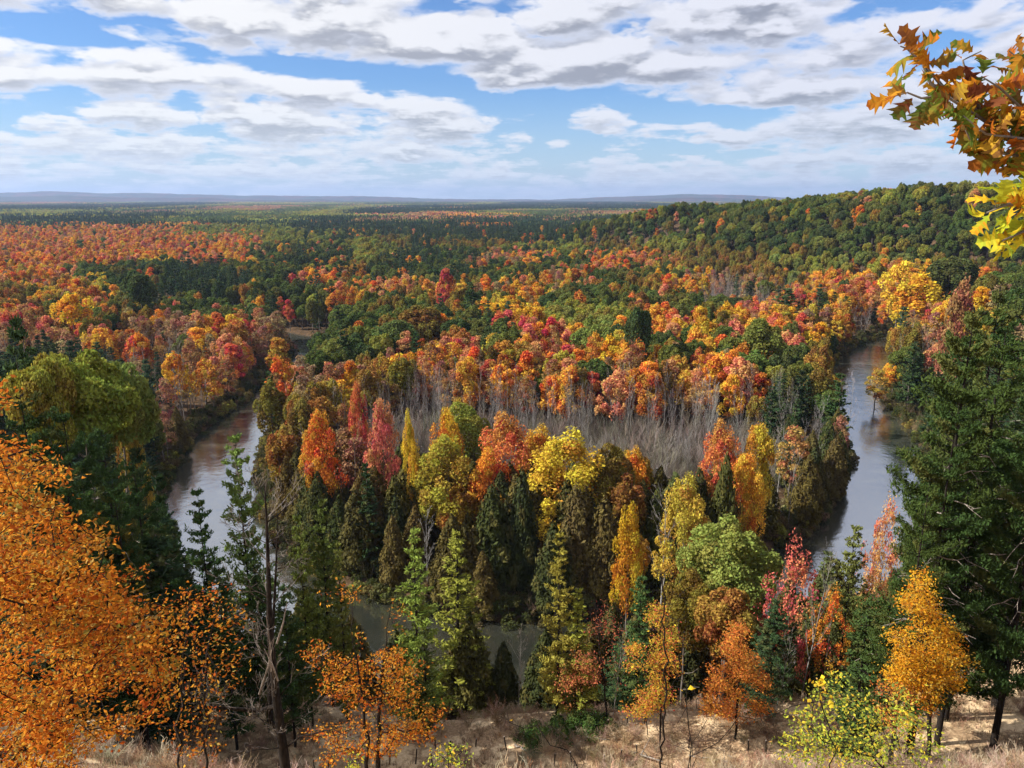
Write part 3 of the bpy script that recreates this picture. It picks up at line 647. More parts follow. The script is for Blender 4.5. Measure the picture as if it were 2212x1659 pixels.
def far_scatter():
    rng = rngF
    def cells(s, ymin, ymax):
        ys = np.arange(ymin, ymax, s); P = []
        for y in ys:
            half = 0.80 * y + 25
            xs = np.arange(-half, half, s); P.append(np.stack([xs + rng.uniform(-.42, .42, len(xs)) * s, np.full(len(xs), y) + rng.uniform(-.42, .42, len(xs)) * s], 1))
        return np.concatenate(P)
    out = []
    for s, a, b in ((3.7, 45, 150), (5.0, 150, 175), (5.7, 175, 330), (7.0, 330, 700), (9.5, 700, 1300)): out.append((cells(s, a, b), s))
    for P, s in out:
        X, Y = P[:, 0], P[:, 1]; Z = terrain(X, Y); dr, _ = poly_dist(X, Y, RIVER); near = in_poly(X, Y, NEAR)
        for x, y, z, r, nr in zip(X, Y, Z, dr, near):
            if r < RW + 1.5: continue
            if SWAMP_IN(x, y): continue
            sx0, sy0, f0 = project(x, y, z)
            if sx0 < -140 or sx0 > 2350: continue
            h = rng.uniform(12.5, 20.5)
            sx, sy, f = project(x, y, z + h)
            ch = grid_class(sx, sy, rng)
            if nr:
                if 350 < sx < 1950 and y < 260: 
                    continue
                if sx <= 350 and (sy < (690 if sx < 90 else 800 if sx < 300 else 1030)): continue
                if sx >= 1950 and y < 110: continue
                if sx >= 1950 and sy < 640 and y < 200: continue
                if ch in '~-XOYRM' and y < 200: ch = 'D'
                if sx <= 350 and ch in 'XORPM~-': ch = 'D'
            elif 380 < sx < 588 and sy > 830: continue
            elif sy > 1000 and sx > 1862: continue
            elif ch == '-' : continue
            elif ch == '~':
                # river side scrub of lower trees
                if rng.random() < 0.6: continue
                ch = 'b'; h = rng.uniform(4, 8)
            g_hide = False
            for q in HANDPOS:
                if (q[0] - x) ** 2 + (q[1] - y) ** 2 < q[2]: g_hide = True; break
            if g_hide: continue
            if y > 300 and ch in 'GNMLT' and z < 14:
                pn = float(vnoise(np.array([x]), np.array([y]), 55 + y * .06, 31)[0]); pm = float(vnoise(np.array([x]), np.array([y]), 38 + y * .04, 32)[0])
                if pm < .07 and y < 700: continue
                if ch in 'NG' and pn < .30: ch = 'D'
                elif ch in 'GN' and pn > .72: ch = 'L' if pm > .5 else 'K'
                elif ch == 'M': ch = 'O' if pn > .55 else 'G'
            c2, kd = species(ch, rng, z > 14 and not nr)
            if s < 4 and kd != 'cedar' and rng.random() < .5: continue
            if kd in ('pine', 'spruce'): h *= rng.uniform(0.95, 1.25)
            if kd == 'cedar':
                if y < 112 and rng.random() < .12: continue
                h = rng.uniform(9, 15.5) if y < 110 else rng.uniform(12.5, 20.0) if y < 128 else rng.uniform(11, 16)
            if kd == 'bare': h *= rng.uniform(.8, 1.0)
            # do not let a tree cut across the swamp or the water seen behind it
            add_tree(x, y, h, kd, c2, z=float(z), wid=None)
            TREES[-1]['s'] = s
HANDPOS = [(t['x'], t['y'], ((t['w'] or 4) * 0.5) ** 2) for t in TREES]
far_scatter()

def view_rank():
    """how much of each tree shows: near trees hide far ones (coarse)"""
    W, H = 553, 415; cov = np.zeros((H, W), bool)
    def wh(t):
        v = VAR[t['kind']][0]; return t['w'] if t['w'] else v[3] * t['h'] / v[2]
    order = sorted(range(len(TREES)), key=lambda i: TREES[i]['y'])
    for i in order:
        t = TREES[i]; r = wh(t); lowf = 0.3
        sx, sy, f = project(t['x'], t['y'], t['z'] + t['h']); _, sb, _ = project(t['x'], t['y'], t['z'] + t['h'] * lowf)
        rx = r / f * FPX; t['sx'], t['sy'], t['sb'], t['rx'] = sx, sy, sb, rx
        x0, x1 = int(max(0, (sx - rx) / 4)), int(min(W, (sx + rx) / 4 + 1)); y0, y1 = int(max(0, sy / 4)), int(min(H, sb / 4 + 1))
        if x1 <= x0 or y1 <= y0: t['vis'] = 0; continue
        yy, xx = np.mgrid[y0:y1, x0:x1]; cyy = (sy + sb) / 8; ry = max((sb - sy) / 8, .5); m = ((xx + .5 - sx / 4) / max(rx / 4, .5)) ** 2 + ((yy + .5 - cyy) / ry) ** 2 < 1
        sub = cov[y0:y1, x0:x1]; t['vis'] = int((m & ~sub).sum())
        if t['kind'] != 'bare': sub |= m
view_rank()
byk = {}
for t in TREES: byk.setdefault(KM_OF[t['kind']], []).append(t)
IND = []; REST = {}
LIMIT = {'maple': 285, 'oak': 285, 'pine': 230, 'cedar': 270, 'bare': 285}
for k, lst in byk.items():
    lst.sort(key=lambda t: (-int(t['hand']), -t['vis']))
    top = [t for t in lst[:LIMIT[k]] if t['hand'] or t['vis'] > 3]; ids = {id(t) for t in top}
    IND += top; REST[k] = [t for t in lst if id(t) not in ids]

# ------------------------------------------------------------------ labels
def tag(o, label=None, cat=None, group=None, kind=None):
    if label: o['label'] = label
    if cat: o['category'] = cat
    if group: o['group'] = group
    if kind: o['kind'] = kind
    return o
KWORD = {'oak': 'oak', 'maple': 'maple', 'pine': 'pine', 'cedar': 'cedar', 'bare': 'leafless tree'}
SHAPE = {'oak': 'round', 'oak_tall': 'tall', 'oak_high': 'spreading', 'oak_big': 'great', 'maple_fine': 'full', 'maple_wisp': 'sparse', 'oak_fine': 'tall', 'maple': 'full', 'maple_thin': 'thin', 'pine': 'layered', 'spruce': 'pointed', 'cedar': 'dense', 'bare': 'twiggy'}
def zone(t):
    x, y, sx = t['x'], t['y'], t['sx']
    nr = bool(in_poly(np.array([x]), np.array([y]), NEAR)[0])
    if nr: return 'on the near wooded bluff' if sx < 1106 else 'on the slope behind the tall pines'
    if t['z'] > 30: return 'high on the long ridge'
    if t['z'] > 9: return 'on the flank of the long ridge'
    if y > 600: return 'far out on the valley floor'
    if y > 400: return 'in the far wood' if sx < 1106 else 'in the wood below the ridge'
    dr, par = poly_dist(np.array([x]), np.array([y]), RIVER)
    inside = in_poly(np.array([x]), np.array([y]), RIVER + [(300, 900), (-260, 900)])[0]
    if y < 150 and inside: return 'on the river bend'
    if inside and y < 215: return 'around the grey swamp'
    if inside: return 'behind the grey swamp'
    return 'across the left river reach' if sx < 1106 else 'across the river below the ridge'
def make_labels(L):
    pos = np.array([(t['sx'], t['sy']) for t in L]); names = []
    ORD = ['leftmost', 'second', 'third', 'fourth', 'fifth', 'sixth', 'seventh', 'eighth', 'ninth', 'tenth', 'eleventh', 'twelfth']
    for i, t in enumerate(L):
        if t['label']: names.append(t['label']); continue
        me = f"{SHAPE[t['kind']]} {PAL[t['ch']][t['ci']][0]} {KWORD[KM_OF[t['kind']]]}"
        d = (pos[:, 0] - t['sx']) ** 2 + ((pos[:, 1] - t['sy']) * 1.3) ** 2; d[i] = 1e9
        nb = L[int(np.argmin(d))]
        for j in np.argsort(d)[:80]:
            if (L[j]['ch'], L[j]['ci']) != (t['ch'], t['ci']): nb = L[j]; break
        dx, dy = nb['sx'] - t['sx'], nb['sy'] - t['sy']
        rel = ('left of' if dx > 0 else 'right of') if abs(dx) > abs(dy) else ('behind' if dy > 0 else 'in front of')
        names.append(f"{me} {rel} a {PAL[nb['ch']][nb['ci']][0]} {KWORD[KM_OF[nb['kind']]]}|{zone(t)}")
    grp = {}
    for i, n in enumerate(names):
        if '|' in n: grp.setdefault(n, []).append(i)
    for n, ids in grp.items():
        a, z = n.split('|')
        ids.sort(key=lambda i: L[i]['sx'])
        for k, i in enumerate(ids):
            pre = '' if len(ids) == 1 else (ORD[k] if k else 'leftmost') + ' '
            t_ = f"{pre}{a} {z}".replace(' a amber', ' an amber').replace(' a orange', ' an orange').replace(' a olive', ' an olive').replace(' a ash', ' an ash')
            if len(t_.split()) > 16: t_ = t_.replace('leafless tree', 'bare tree')
            if len(t_.split()) > 16: t_ = t_.replace(' of a ', ' of ').replace(' of an ', ' of ').replace('behind a ', 'behind ').replace('front of an ', 'front of ')
            if len(t_.split()) > 16: t_ = t_.replace(SHAPE[L[i]['kind']] + ' ', '', 1)
            if len(t_.split()) > 16: t_ = t_.replace(' the ', ' ')
            if len(t_.split()) > 16: t_ = t_.replace('in front of', 'before')
            if len(t_.split()) > 16: t_ = t_.replace('valley floor', 'plain')
            if len(t_.split()) > 16: t_ = t_.replace(' a ', ' ').replace('leftmost ', 'first ')
            names[i] = t_
    # whatever is still shared
    seen = {}
    for i, n in enumerate(names): seen.setdefault(n, []).append(i)
    for n, ids in seen.items():
        if len(ids) > 1:
            for k, i in enumerate(sorted(ids, key=lambda i: L[i]['sy'])):
                names[i] = (('higher ' if k == 0 else 'lower ' if k == 1 else ORD[k] + ' lowest ') + n)
    for t, n in zip(L, names): t['label'] = n
make_labels(IND)
GROUPS = {'oak': 'green oaks of the valley and ridge', 'maple': 'autumn maples of the valley', 'pine': 'dark conifers of the valley', 'cedar': 'cedars on the river bend', 'bare': 'leafless trees of the valley'}

# ------------------------------------------------------------------ build the individual trees
def empty(name, loc, rz=0.0, sc=None):
    o = bpy.data.objects.new(name, None); COL.objects.link(o); o.location = loc; o.rotation_euler = (0, 0, rz); o.empty_display_size = 1
    if sc: o.scale = sc
    return o
def child(name, me, parent, color=None):
    o = bpy.data.objects.new(name, me); COL.objects.link(o); o.parent = parent
    if color is not None: o.color = (*color, 1)
    return o
def jitter(c, rng, s=0.14):
    k = 1 + rng.normal() * s * .7; return tuple(max(0.004, v * k * (1 + rng.normal() * s * .35)) for v in c)
TN = {'oak': 'oak_tree', 'maple': 'maple_tree', 'pine': 'pine_tree', 'cedar': 'cedar_tree', 'bare': 'bare_tree'}
CN = {'oak': 'crown', 'maple': 'crown', 'pine': 'crown', 'cedar': 'crown', 'bare': 'twigs'}
rngC = np.random.default_rng(77)
HI = {}
for t in IND:
    vs = VAR[t['kind']]; cm, tm, bh, br = vs[int(rngC.integers(len(vs)))]
    k = KM_OF[t['kind']]
    sz = t['h'] / bh; sx = (t['w'] / br) if t['w'] else sz * rngC.uniform(.88, 1.15)
    root = empty(TN[k], (t['x'], t['y'], t['z']), t['rot'], (sx, sx, sz))
    tag(root, t['label'], 'tree' if k != 'bare' else 'bare tree', GROUPS[k])
    c = jitter(t['col'] or PAL[t['ch']][t['ci']][1], rngC)
    if k == 'bare' and t['ch'] not in 'Bb': c = (.3, .27, .25)
    child(CN[k], cm, root, c); child('trunk', tm, root)

# ------------------------------------------------------------------ the rest of each kind: one mass of woodland each
def instancer(name, label_kind, pts, sources, scales, rots, tints, idx):
    """one object: the given source meshes stood on points"""
    col = bpy.data.collections.new(name + '_kinds')
    obs = []
    for j, me in enumerate(sources):
        o = bpy.data.objects.new(f'{name}_{j:02d}', me); col.objects.link(o); obs.append(o)
    me = bpy.data.meshes.new(name); n = len(pts); me.vertices.add(n); me.vertices.foreach_set('co', np.asarray(pts, np.float32).ravel())
    a = me.attributes.new('scl', 'FLOAT_VECTOR', 'POINT'); a.data.foreach_set('vector', np.asarray(scales, np.float32).ravel())
    a = me.attributes.new('rot', 'FLOAT_VECTOR', 'POINT'); rr = np.zeros((n, 3), np.float32); rr[:, 2] = rots; a.data.foreach_set('vector', rr.ravel())
    a = me.attributes.new('tint', 'FLOAT_COLOR', 'POINT'); tt = np.ones((n, 4), np.float32); tt[:, :3] = tints; a.data.foreach_set('color', tt.ravel())
    a = me.attributes.new('idx', 'INT', 'POINT'); a.data.foreach_set('value', np.asarray(idx, np.int32))
    o = bpy.data.objects.new(name, me); COL.objects.link(o); tag(o, kind='stuff')
    ng = bpy.data.node_groups.new(name, 'GeometryNodeTree')
    ng.interface.new_socket('Geometry', in_out='INPUT', socket_type='NodeSocketGeometry'); ng.interface.new_socket('Geometry', in_out='OUTPUT', socket_type='NodeSocketGeometry')
    nin = ng.nodes.new('NodeGroupInput'); nout = ng.nodes.new('NodeGroupOutput')
    ci = ng.nodes.new('GeometryNodeCollectionInfo'); ci.inputs['Collection'].default_value = col; ci.inputs['Separate Children'].default_value = True; ci.inputs['Reset Children'].default_value = True
    iop = ng.nodes.new('GeometryNodeInstanceOnPoints'); iop.inputs['Pick Instance'].default_value = True
    def named(nm, ty):
        q = ng.nodes.new('GeometryNodeInputNamedAttribute'); q.data_type = ty; q.inputs['Name'].default_value = nm; return next(s_ for s_ in q.outputs if s_.enabled and s_.name == 'Attribute')
    L = ng.links
    L.new(nin.outputs[0], iop.inputs['Points']); L.new(ci.outputs[0], iop.inputs['Instance']); L.new(named('idx', 'INT'), iop.inputs['Instance Index'])
    e2r = ng.nodes.new('FunctionNodeEulerToRotation'); L.new(named('rot', 'FLOAT_VECTOR'), e2r.inputs[0]); L.new(e2r.outputs[0], iop.inputs['Rotation'])
    L.new(named('scl', 'FLOAT_VECTOR'), iop.inputs['Scale']); L.new(iop.outputs[0], nout.inputs[0])
    md = o.modifiers.new('stand', 'NODES'); md.node_group = ng
    return o
NAMES = {'oak': 'oak_forest', 'maple': 'maple_forest', 'pine': 'pine_forest', 'cedar': 'cedar_woods', 'bare': 'bare_woods'}
for k, lst in REST.items():
    if not lst: continue
    kinds = [kd for kd in VARF if KM_OF[kd] == k]; src = []; base = {}
    for kd in kinds: base[kd] = len(src); src += [v[0] for v in VARF[kd]]
    P, Sx, Rt, T, Ix = [], [], [], [], []
    for t in lst:
        vs = VARF[t['kind']]; j = int(rngC.integers(len(vs))); me, bh, br = vs[j]; sz = t['h'] / bh; s2 = (t['w'] / br) if t['w'] else sz * rngC.uniform(.9, 1.2)
        P.append((t['x'], t['y'], t['z'])); Sx.append((s2, s2, sz)); Rt.append(t['rot']); T.append(jitter(PAL[t['ch']][t['ci']][1], rngC)); Ix.append(base[t['kind']] + j)
    instancer(NAMES[k], k, P, src, Sx, Rt, T, Ix)

# far plain: patches of many small crowns
def patch_mesh(seed, conif):
    rng = np.random.default_rng(seed); g = Geo(); C = []; Nn = []; Sz = []; Lb = []; A = []
    for k in range(70):
        cx, cyy = rng.uniform(-45, 45, 2); h = rng.uniform(11, 19) * (1.15 if conif else 1); r = rng.uniform(3.2, 5.5) * (.62 if conif else 1); lb = rng.random(); m = 46
        d = unit(rng.normal(size=(m, 3))); d[:, 2] = np.abs(d[:, 2])
        if conif: f = rng.random(m); p = np.stack([d[:, 0] * r * (1 - f), d[:, 1] * r * (1 - f), h * (.35 + .65 * f)], 1)
        else: p = d * np.array([r, r, h * .4]) * rng.uniform(.8, 1.05, (m, 1)) + np.array([0, 0, h * .6])
        C.append(p + np.array([cx, cyy, 0])); Nn.append(d + rng.normal(size=d.shape) * .4); Lb.append(np.full(m, lb))
    C = np.concatenate(C); v, n, i = leaves(rng, C, np.concatenate(Nn), rng.uniform(.8, 1.6, len(C)))
    g.add(v, n, i, rng.random(len(C)), np.concatenate(Lb)); return g.mesh('patch', [M['leaf_i']])
def far_plain():
    rng = np.random.default_rng(5); src = [patch_mesh(900 + i, False) for i in range(4)] + [patch_mesh(910 + i, True) for i in range(4)]
    P, Sx, Rt, T, Ix = [], [], [], [], []
    y = 1300.0
    while y < 9600:
        s = 62 + (y - 1300) * 0.011; xs = np.arange(-0.78 * y - 60, 0.78 * y + 60, s)
        xs = xs + rng.uniform(-.4, .4, len(xs)) * s; ys = y + rng.uniform(-.5, .5, len(xs)) * s; Z = terrain(xs, ys)
        for x, yy, z in zip(xs, ys, Z):
            sx, sy, f = project(x, yy, z + 16); 
            nz = float(vnoise(np.array([x]), np.array([yy]), 420 + yy * .12, 5)[0]); nz2 = float(vnoise(np.array([x]), np.array([yy * .5]), 200 + yy * .06, 8)[0])
            ch = grid_class(sx, sy, rng)
            if ch == 'T' or yy > 3300: ch = 'D' if nz < .42 else 'L' if nz < .58 else 'G' if nz < .78 else 'P'
            if ch == 'N': ch = 'D' if nz2 < .55 else 'G'
            if ch in 'MX': ch = 'O' if nz2 < .5 else 'G'
            if rng.random() < .10: ch = rng.choice(list('OPLGD'))
            if ch not in PAL: ch = 'G'
            c = PAL[ch][int(rng.integers(len(PAL[ch])))][1]; k = s / 62.0
            P.append((x, yy, z)); Sx.append((k, k, rng.uniform(.85, 1.15))); Rt.append(rng.uniform(0, 6.28)); T.append(jitter(c, rng)); Ix.append(int(rng.integers(4)) + (4 if ch in 'D' else 0))
        y += s
    instancer('distant_woods', 'far', P, src, Sx, Rt, T, Ix)
far_plain()

# ------------------------------------------------------------------ ground sheet, river, hills
def build_ground():
    ys = np.unique(np.concatenate([np.arange(-120, 30, 3.0), np.arange(30, 95, 0.6), np.arange(95, 420, 2.5), np.arange(420, 1100, 8), np.geomspace(1100, 30000, 40)]))
    xs0 = np.concatenate([np.arange(0, 60, 0.8), np.arange(60, 280, 2.5), np.arange(280, 700, 8), np.geomspace(700, 24000, 34)])
    xs = np.unique(np.concatenate([-xs0, xs0]))
    X, Y = np.meshgrid(xs, ys); Z = terrain(X, Y); nx, ny = len(xs), len(ys)
    det = (vnoise(X, Y, 2.2, 11) - .5) * .35 + (vnoise(X, Y, .9, 12) - .5) * .12
    Z = Z + det * ((Y > 20) & (Y < 95) & (np.abs(X) < 60))
    v = np.stack([X, Y, Z], -1).reshape(-1, 3); a = (np.arange(ny - 1)[:, None] * nx + np.arange(nx - 1)[None]).ravel()
    q = np.stack([a, a + 1, a + nx + 1, a + nx], 1)
    cxm = v[q].mean(1); ds, _ = poly_dist(cxm[:, 0], cxm[:, 1], TOE); near = in_poly(cxm[:, 0], cxm[:, 1], NEAR)
    sand = (near & (ds > 18)) * np.clip((110 - cxm[:, 1]) / 30, 0, 1) * np.clip((90 - np.abs(cxm[:, 0])) / 30, 0, 1)
    far = np.clip((cxm[:, 1] - 900) / 400, 0, 1)
    me = mesh_from('ground', v, np.full(len(q), 4), q.ravel(), [M['ground']], {'sand': sand, 'far': far, 'swamp': in_poly(cxm[:, 0], cxm[:, 1], SWAMP) * 1.0}, smooth=True)
    o = bpy.data.objects.new('ground', me); COL.objects.link(o); tag(o, kind='structure')
def build_water():
    P = np.array(RIVER); 
    # resample and make a ribbon a little wider than the channel
    seg = np.sqrt(((P[1:] - P[:-1]) ** 2).sum(1)); s = np.concatenate([[0], np.cumsum(seg)]); ss = np.arange(0, s[-1], 3.0)
    C = np.stack([np.interp(ss, s, P[:, 0]), np.interp(ss, s, P[:, 1])], 1)
    v = [(-340, 20, 0), (640, 20, 0), (640, 560, 0), (-340, 560, 0)]
    me = mesh_from('river', v, [4], [0, 1, 2, 3], [M['water']]); o = bpy.data.objects.new('river', me); COL.objects.link(o); tag(o, kind='structure')
def build_hills():
    prof = [(-200, 419), (0, 417), (110, 416), (200, 418), (330, 419), (500, 422), (600, 424), (760, 424), (900, 428), (1100, 431), (1250, 430), (1330, 426), (1450, 422), (1560, 421), (1650, 424), (1750, 431), (1900, 430), (2300, 428)]
    g = Geo()
    for d, dy, a_, sd_ in ((13500, 0, 1.0, 1), (10800, 7, .5, 2)):
        px_ = np.linspace(-260, 2420, 420); yt = np.interp(px_, [p[0] for p in prof], [p[1] for p in prof]) + dy + (vnoise(px_, px_ * 0, 60, sd_) - .5) * (2.5 if d > 12000 else 5) + (vnoise(px_, px_ * 0, 9, sd_) - .5) * .8
        X = (px_ - CX) / FPX * d * math.cos(R_(PITCH)); zt = CAMZ + (428.0 - yt) / FPX * d * 1.06
        rows = []
        for f, hh in ((-1400, 0), (-900, .25), (-450, .62), (0, 1.0), (600, .7), (1500, 0)):
            rows.append(np.stack([X * (1 + f / d), np.full(len(X), d + f), np.maximum(zt, 20) * hh - (2 if hh == 0 else 0) + (vnoise(X, X * 0 + f, 300, 3) - .5) * 22 * (hh * (1 - hh) * 4)], 1))
        v = np.concatenate(rows); n = len(px_); a = (np.arange(len(rows) - 1)[:, None] * n + np.arange(n - 1)[None]).ravel(); q = np.stack([a, a + 1, a + n + 1, a + n], 1)
        g.add(v, np.full(len(q), 4), q.ravel())
    o = bpy.data.objects.new('hills', g.mesh('hills', [M['hills']], smooth=True)); COL.objects.link(o); tag(o, kind='structure')
build_ground(); build_water(); build_hills()

# ------------------------------------------------------------------ swamp thicket (nobody could count it)
def thicket():
    rng = np.random.default_rng(31); src = []
    for i in range(4):
        g = Geo(); r2 = np.random.default_rng(300 + i); L = []
        for k in range(9):
            a = r2.uniform(0, 6.28); d = np.array([math.cos(a) * .35, math.sin(a) * .35, 1.0])
            for p, rr, lv in grow(r2, (r2.normal() * .3, r2.normal() * .3, 0), d, r2.uniform(3.5, 6.5), .035, 1, (6,), (32,), .4, .2, .08, .3, 5): L.append((p, np.maximum(rr, .012)))
        g.add(*tubes(L, 3)); src.append(g.mesh('thicket', [M['twig_i']]))
    P, Sx, Rt, T, Ix = [], [], [], [], []
    for i in range(4200):
        x, y = rng.uniform(-46, 74), rng.uniform(136, 206)
        if not SWAMP_IN(x, y): continue
        nv = float(vnoise(np.array([x]), np.array([y]), 7.0, 41)[0])
        if nv < .25 and rng.random() < .7: continue
        k = rng.uniform(.45, 1.45) * (1.05 if y > 165 else .7) * (.6 + .8 * nv); P.append((x, y, 1.2)); Sx.append((k, k, k)); Rt.append(rng.uniform(0, 6.28)); T.append(jitter([(.20, .165, .13), (.13, .105, .08), (.27, .235, .195)][int(rng.integers(3))], rng, .25)); Ix.append(int(rng.integers(4)))
    R2 = np.array(RIVER)
    for i in range(2600):     # low scrub along the banks
        k = int(rng.integers(4, len(R2) - 3)); f = rng.random(); c = R2[k] * (1 - f) + R2[k + 1] * f; a = rng.uniform(0, 6.28); q = c + np.array([math.cos(a), math.sin(a)]) * rng.uniform(RW + .5, RW + 7)
        if poly_dist(q[:1], q[1:], RIVER)[0][0] < RW + .8 or q[1] < 100: continue
        k = rng.uniform(.35, .9); P.append((q[0], q[1], float(terrain(q[:1], q[1:])[0]))); Sx.append((k, k, k)); Rt.append(rng.uniform(0, 6.28)); T.append(jitter([(.13, .11, .06), (.09, .10, .04), (.16, .12, .08)][int(rng.integers(3))], rng, .2)); Ix.append(int(rng.integers(4)))
    instancer('alder_thicket', 'thicket', P, src, Sx, Rt, T, Ix)
thicket()
def bank_scrub():
    rng = np.random.default_rng(55); src = [broad_crown(500 + i, 700, .17, 1.5, -.2, 2.6, 12, .42).mesh('scrub', [M['leaf_i']]) for i in range(4)]
    R2 = np.array(RIVER); P, Sx, Rt, T, Ix = [], [], [], [], []; pal = [(.10, .10, .035), (.075, .085, .03), (.16, .12, .05), (.20, .15, .08), (.06, .07, .025), (.24, .20, .05)]
    for i in range(5200):
        k = int(rng.integers(2, len(R2) - 2)); f = rng.random(); c = R2[k] * (1 - f) + R2[k + 1] * f; a = rng.uniform(0, 6.28); q = c + np.array([math.cos(a), math.sin(a)]) * rng.uniform(RW + .2, RW + 8)
        if poly_dist(q[:1], q[1:], RIVER)[0][0] < RW + .3: continue
        k = rng.uniform(.5, 1.35); P.append((q[0], q[1], float(terrain(q[:1], q[1:])[0]))); Sx.append((k, k, k * rng.uniform(.7, 1.3))); Rt.append(rng.uniform(0, 6.28)); T.append(jitter(pal[int(rng.integers(6))], rng, .2)); Ix.append(int(rng.integers(4)))
    instancer('bank_undergrowth', 'scrub', P, src, Sx, Rt, T, Ix)
bank_scrub()

# ------------------------------------------------------------------ foreground
def Pw(x, y, d):
    """point on the sight line of (x, y) at horizontal distance d"""
    v = px_dir(x, y); t = d / v.y; return np.array([v.x * t, d, CAMZ + v.z * t])
def in_px(rng, poly, n, gap=0.0, gs=42.0):
    p = np.array(poly, float); lo, hi = p.min(0), p.max(0); out = []
    while len(out) < n:
        q = rng.uniform(lo, hi, (n * 3, 2)); m = in_poly(q[:, 0], q[:, 1], poly) & (vnoise(q[:, 0], q[:, 1] * 1.5, gs, len(poly)) > gap); out += list(q[m])
    return np.array(out[:n])
def attract(rng, trunks, pts, step=0.45, wpath=0.25, r0=0.006, expo=2.25, down=0.6, wig=.07):
    """branches reach from the given stems to every attraction point; radii follow what each carries"""
    N = []; PA = []; PL = []
    for tr in trunks:
        tr = np.asarray(tr, float); seg = np.linalg.norm(np.diff(tr, axis=0), axis=1); s = np.concatenate([[0], np.cumsum(seg)]); k = max(3, int(s[-1] / step))
        ss = np.linspace(0, s[-1], k); q = np.stack([np.interp(ss, s, tr[:, j]) for j in range(3)], 1); q[1:-1] += rng.normal(size=(k - 2, 3)) * wig * .6
        for j in range(k): PA.append(len(N) - 1 if j else -1); N.append(q[j]); PL.append(0.15 * ss[j])
    A = np.zeros((len(N) + len(pts) * 60, 3)); A[:len(N)] = N; n = len(N); pl = np.zeros(len(A)); pl[:n] = PL; pa = list(PA)
    d0 = np.min(np.linalg.norm(pts[:, None] - A[None, :n], axis=2), 1); tips = []
    for i in np.argsort(d0):
        p = pts[i]; v = p - A[:n]; D = np.linalg.norm(v, axis=1); c = D + wpath * pl[:n] + down * np.maximum(0, -v[:, 2])
        j = int(np.argmin(c)); L = D[j]; k = max(1, int(L / step)); prev = j; base = A[j].copy()
        for q in range(1, k + 1):
            f = q / k; pt = base + (p - base) * f + np.array([0, 0, 1]) * L * .10 * math.sin(math.pi * f) + (rng.normal(size=3) * wig * step * 2 if q < k else 0)
            A[n] = pt; pl[n] = pl[prev] + L / k; pa.append(prev); prev = n; n += 1
        tips.append(prev)
    A = A[:n]; w = np.zeros(n); pa = np.array(pa); ch = [[] for _ in range(n)]
    for i in range(n):
        if pa[i] >= 0: ch[pa[i]].append(i)
    rad = np.zeros(n)
    for i in range(n - 1, -1, -1):
        rad[i] = max(r0, sum(rad[c] ** expo for c in ch[i]) ** (1 / expo) if ch[i] else r0)
    # chains
    out = []; starts = [i for i in range(n) if pa[i] < 0]; stack = [(i, None) for i in starts]
    while stack:
        i, par = stack.pop(); idx = [par] if par is not None else []; idx.append(i)
        while ch[idx[-1]]:
            cs = sorted(ch[idx[-1]], key=lambda c: -rad[c])
            for c in cs[1:]: stack.append((c, idx[-1]))
            idx.append(cs[0])
        if len(idx) >= 2:
            rr = rad[idx].copy()
            if par is not None: rr[0] = min(rr[0], rr[1] * 1.3)
            out.append((A[idx], rr))
    return out, A, np.array(tips), pa, rad
def sided(chains, big=0.05, thin=0):
    a = [c for c in chains if c[1][0] > big]; b = [c for c in chains if c[1][0] <= big]
    g = Geo()
    if a: g.add(*tubes(a, 7))
    if b: g.add(*tubes(b, 3), fm=thin)
    return g
def near_tree(name, label, cat, group, trunks, pts, leaf, per, size, cols, bark_m='bark_dark', seed=1, sig=(.2, .2, .1), step=.45, wpath=.25, r0=.006, expo=2.25, flat=1.2, colfn=None, aspect=.55, down=.6, crown='crown', base=None):
    rng = np.random.default_rng(seed); pts = np.asarray(pts)
    chains, A, tips, pa, rad = attract(rng, trunks, pts, step, wpath, r0, expo, down)
    o0 = np.array(base if base is not None else trunks[0][0], float)
    root = empty(name, tuple(o0)); tag(root, label, cat, group)
    g = sided([(p - o0, r) for p, r in chains], .03 if not per else .05, 0 if per else 1); child('trunk', g.mesh(name + '_trunk', [M[bark_m], M['dead']], smooth=True), root)
    if per:
        k = rng.poisson(per, len(tips)); c = np.repeat(pts[np.argsort(np.argsort(np.arange(len(pts))))][:len(tips)], 1, 0)
        tp = A[tips]; pp = A[pa[tips]]; own = np.repeat(np.arange(len(tips)), k); f = rng.random(len(own))[:, None]
        c = tp[own] * (1 - f * .8) + pp[own] * f * .8 + rng.normal(size=(len(own), 3)) * np.array(sig)
        nn = rng.normal(size=c.shape) + np.array([0, 0, flat]); axis = (tp - pp)[own] + rng.normal(size=c.shape) * .5 * step + np.array([0, 0, -.15])
        v, n_, i_ = leaves(rng, c - o0, nn, size * rng.uniform(.6, 1.25, len(c)), aspect, axis, .22)
        pc = np.array([x[:3] for x in cols]); pw = np.array([x[3] for x in cols]); ci = rng.choice(len(cols), len(c), p=pw / pw.sum())
        cl = rng.choice(len(cols), len(tips), p=pw / pw.sum())[own]; ci = np.where(rng.random(len(c)) < .45, cl, ci)
        col = np.ones((len(c), 4)); col[:, :3] = pc[ci] if colfn is None else colfn(c, pc[ci], rng)
        g2 = Geo(); g2.add(v, n_, i_, rng.random(len(c)), rng.random(len(tips))[own], col); child(crown, g2.mesh(name + '_leaves', [M['leaf_g']], tint=True), root)
    return root
def gz(x, y): return float(terrain(np.array([x]), np.array([y]))[0])
def base_at(x, ybase, d=None):
    if d is None: return np.array(ground_hit(x, ybase))
    p = Pw(x, ybase, d); p[2] = gz(p[0], p[1]); return p
ORANGE = [(.62, .22, .025, 4), (.52, .15, .02, 3), (.66, .33, .045, 2.2), (.34, .10, .02, 2), (.50, .34, .10, .7), (.24, .19, .035, .5)]
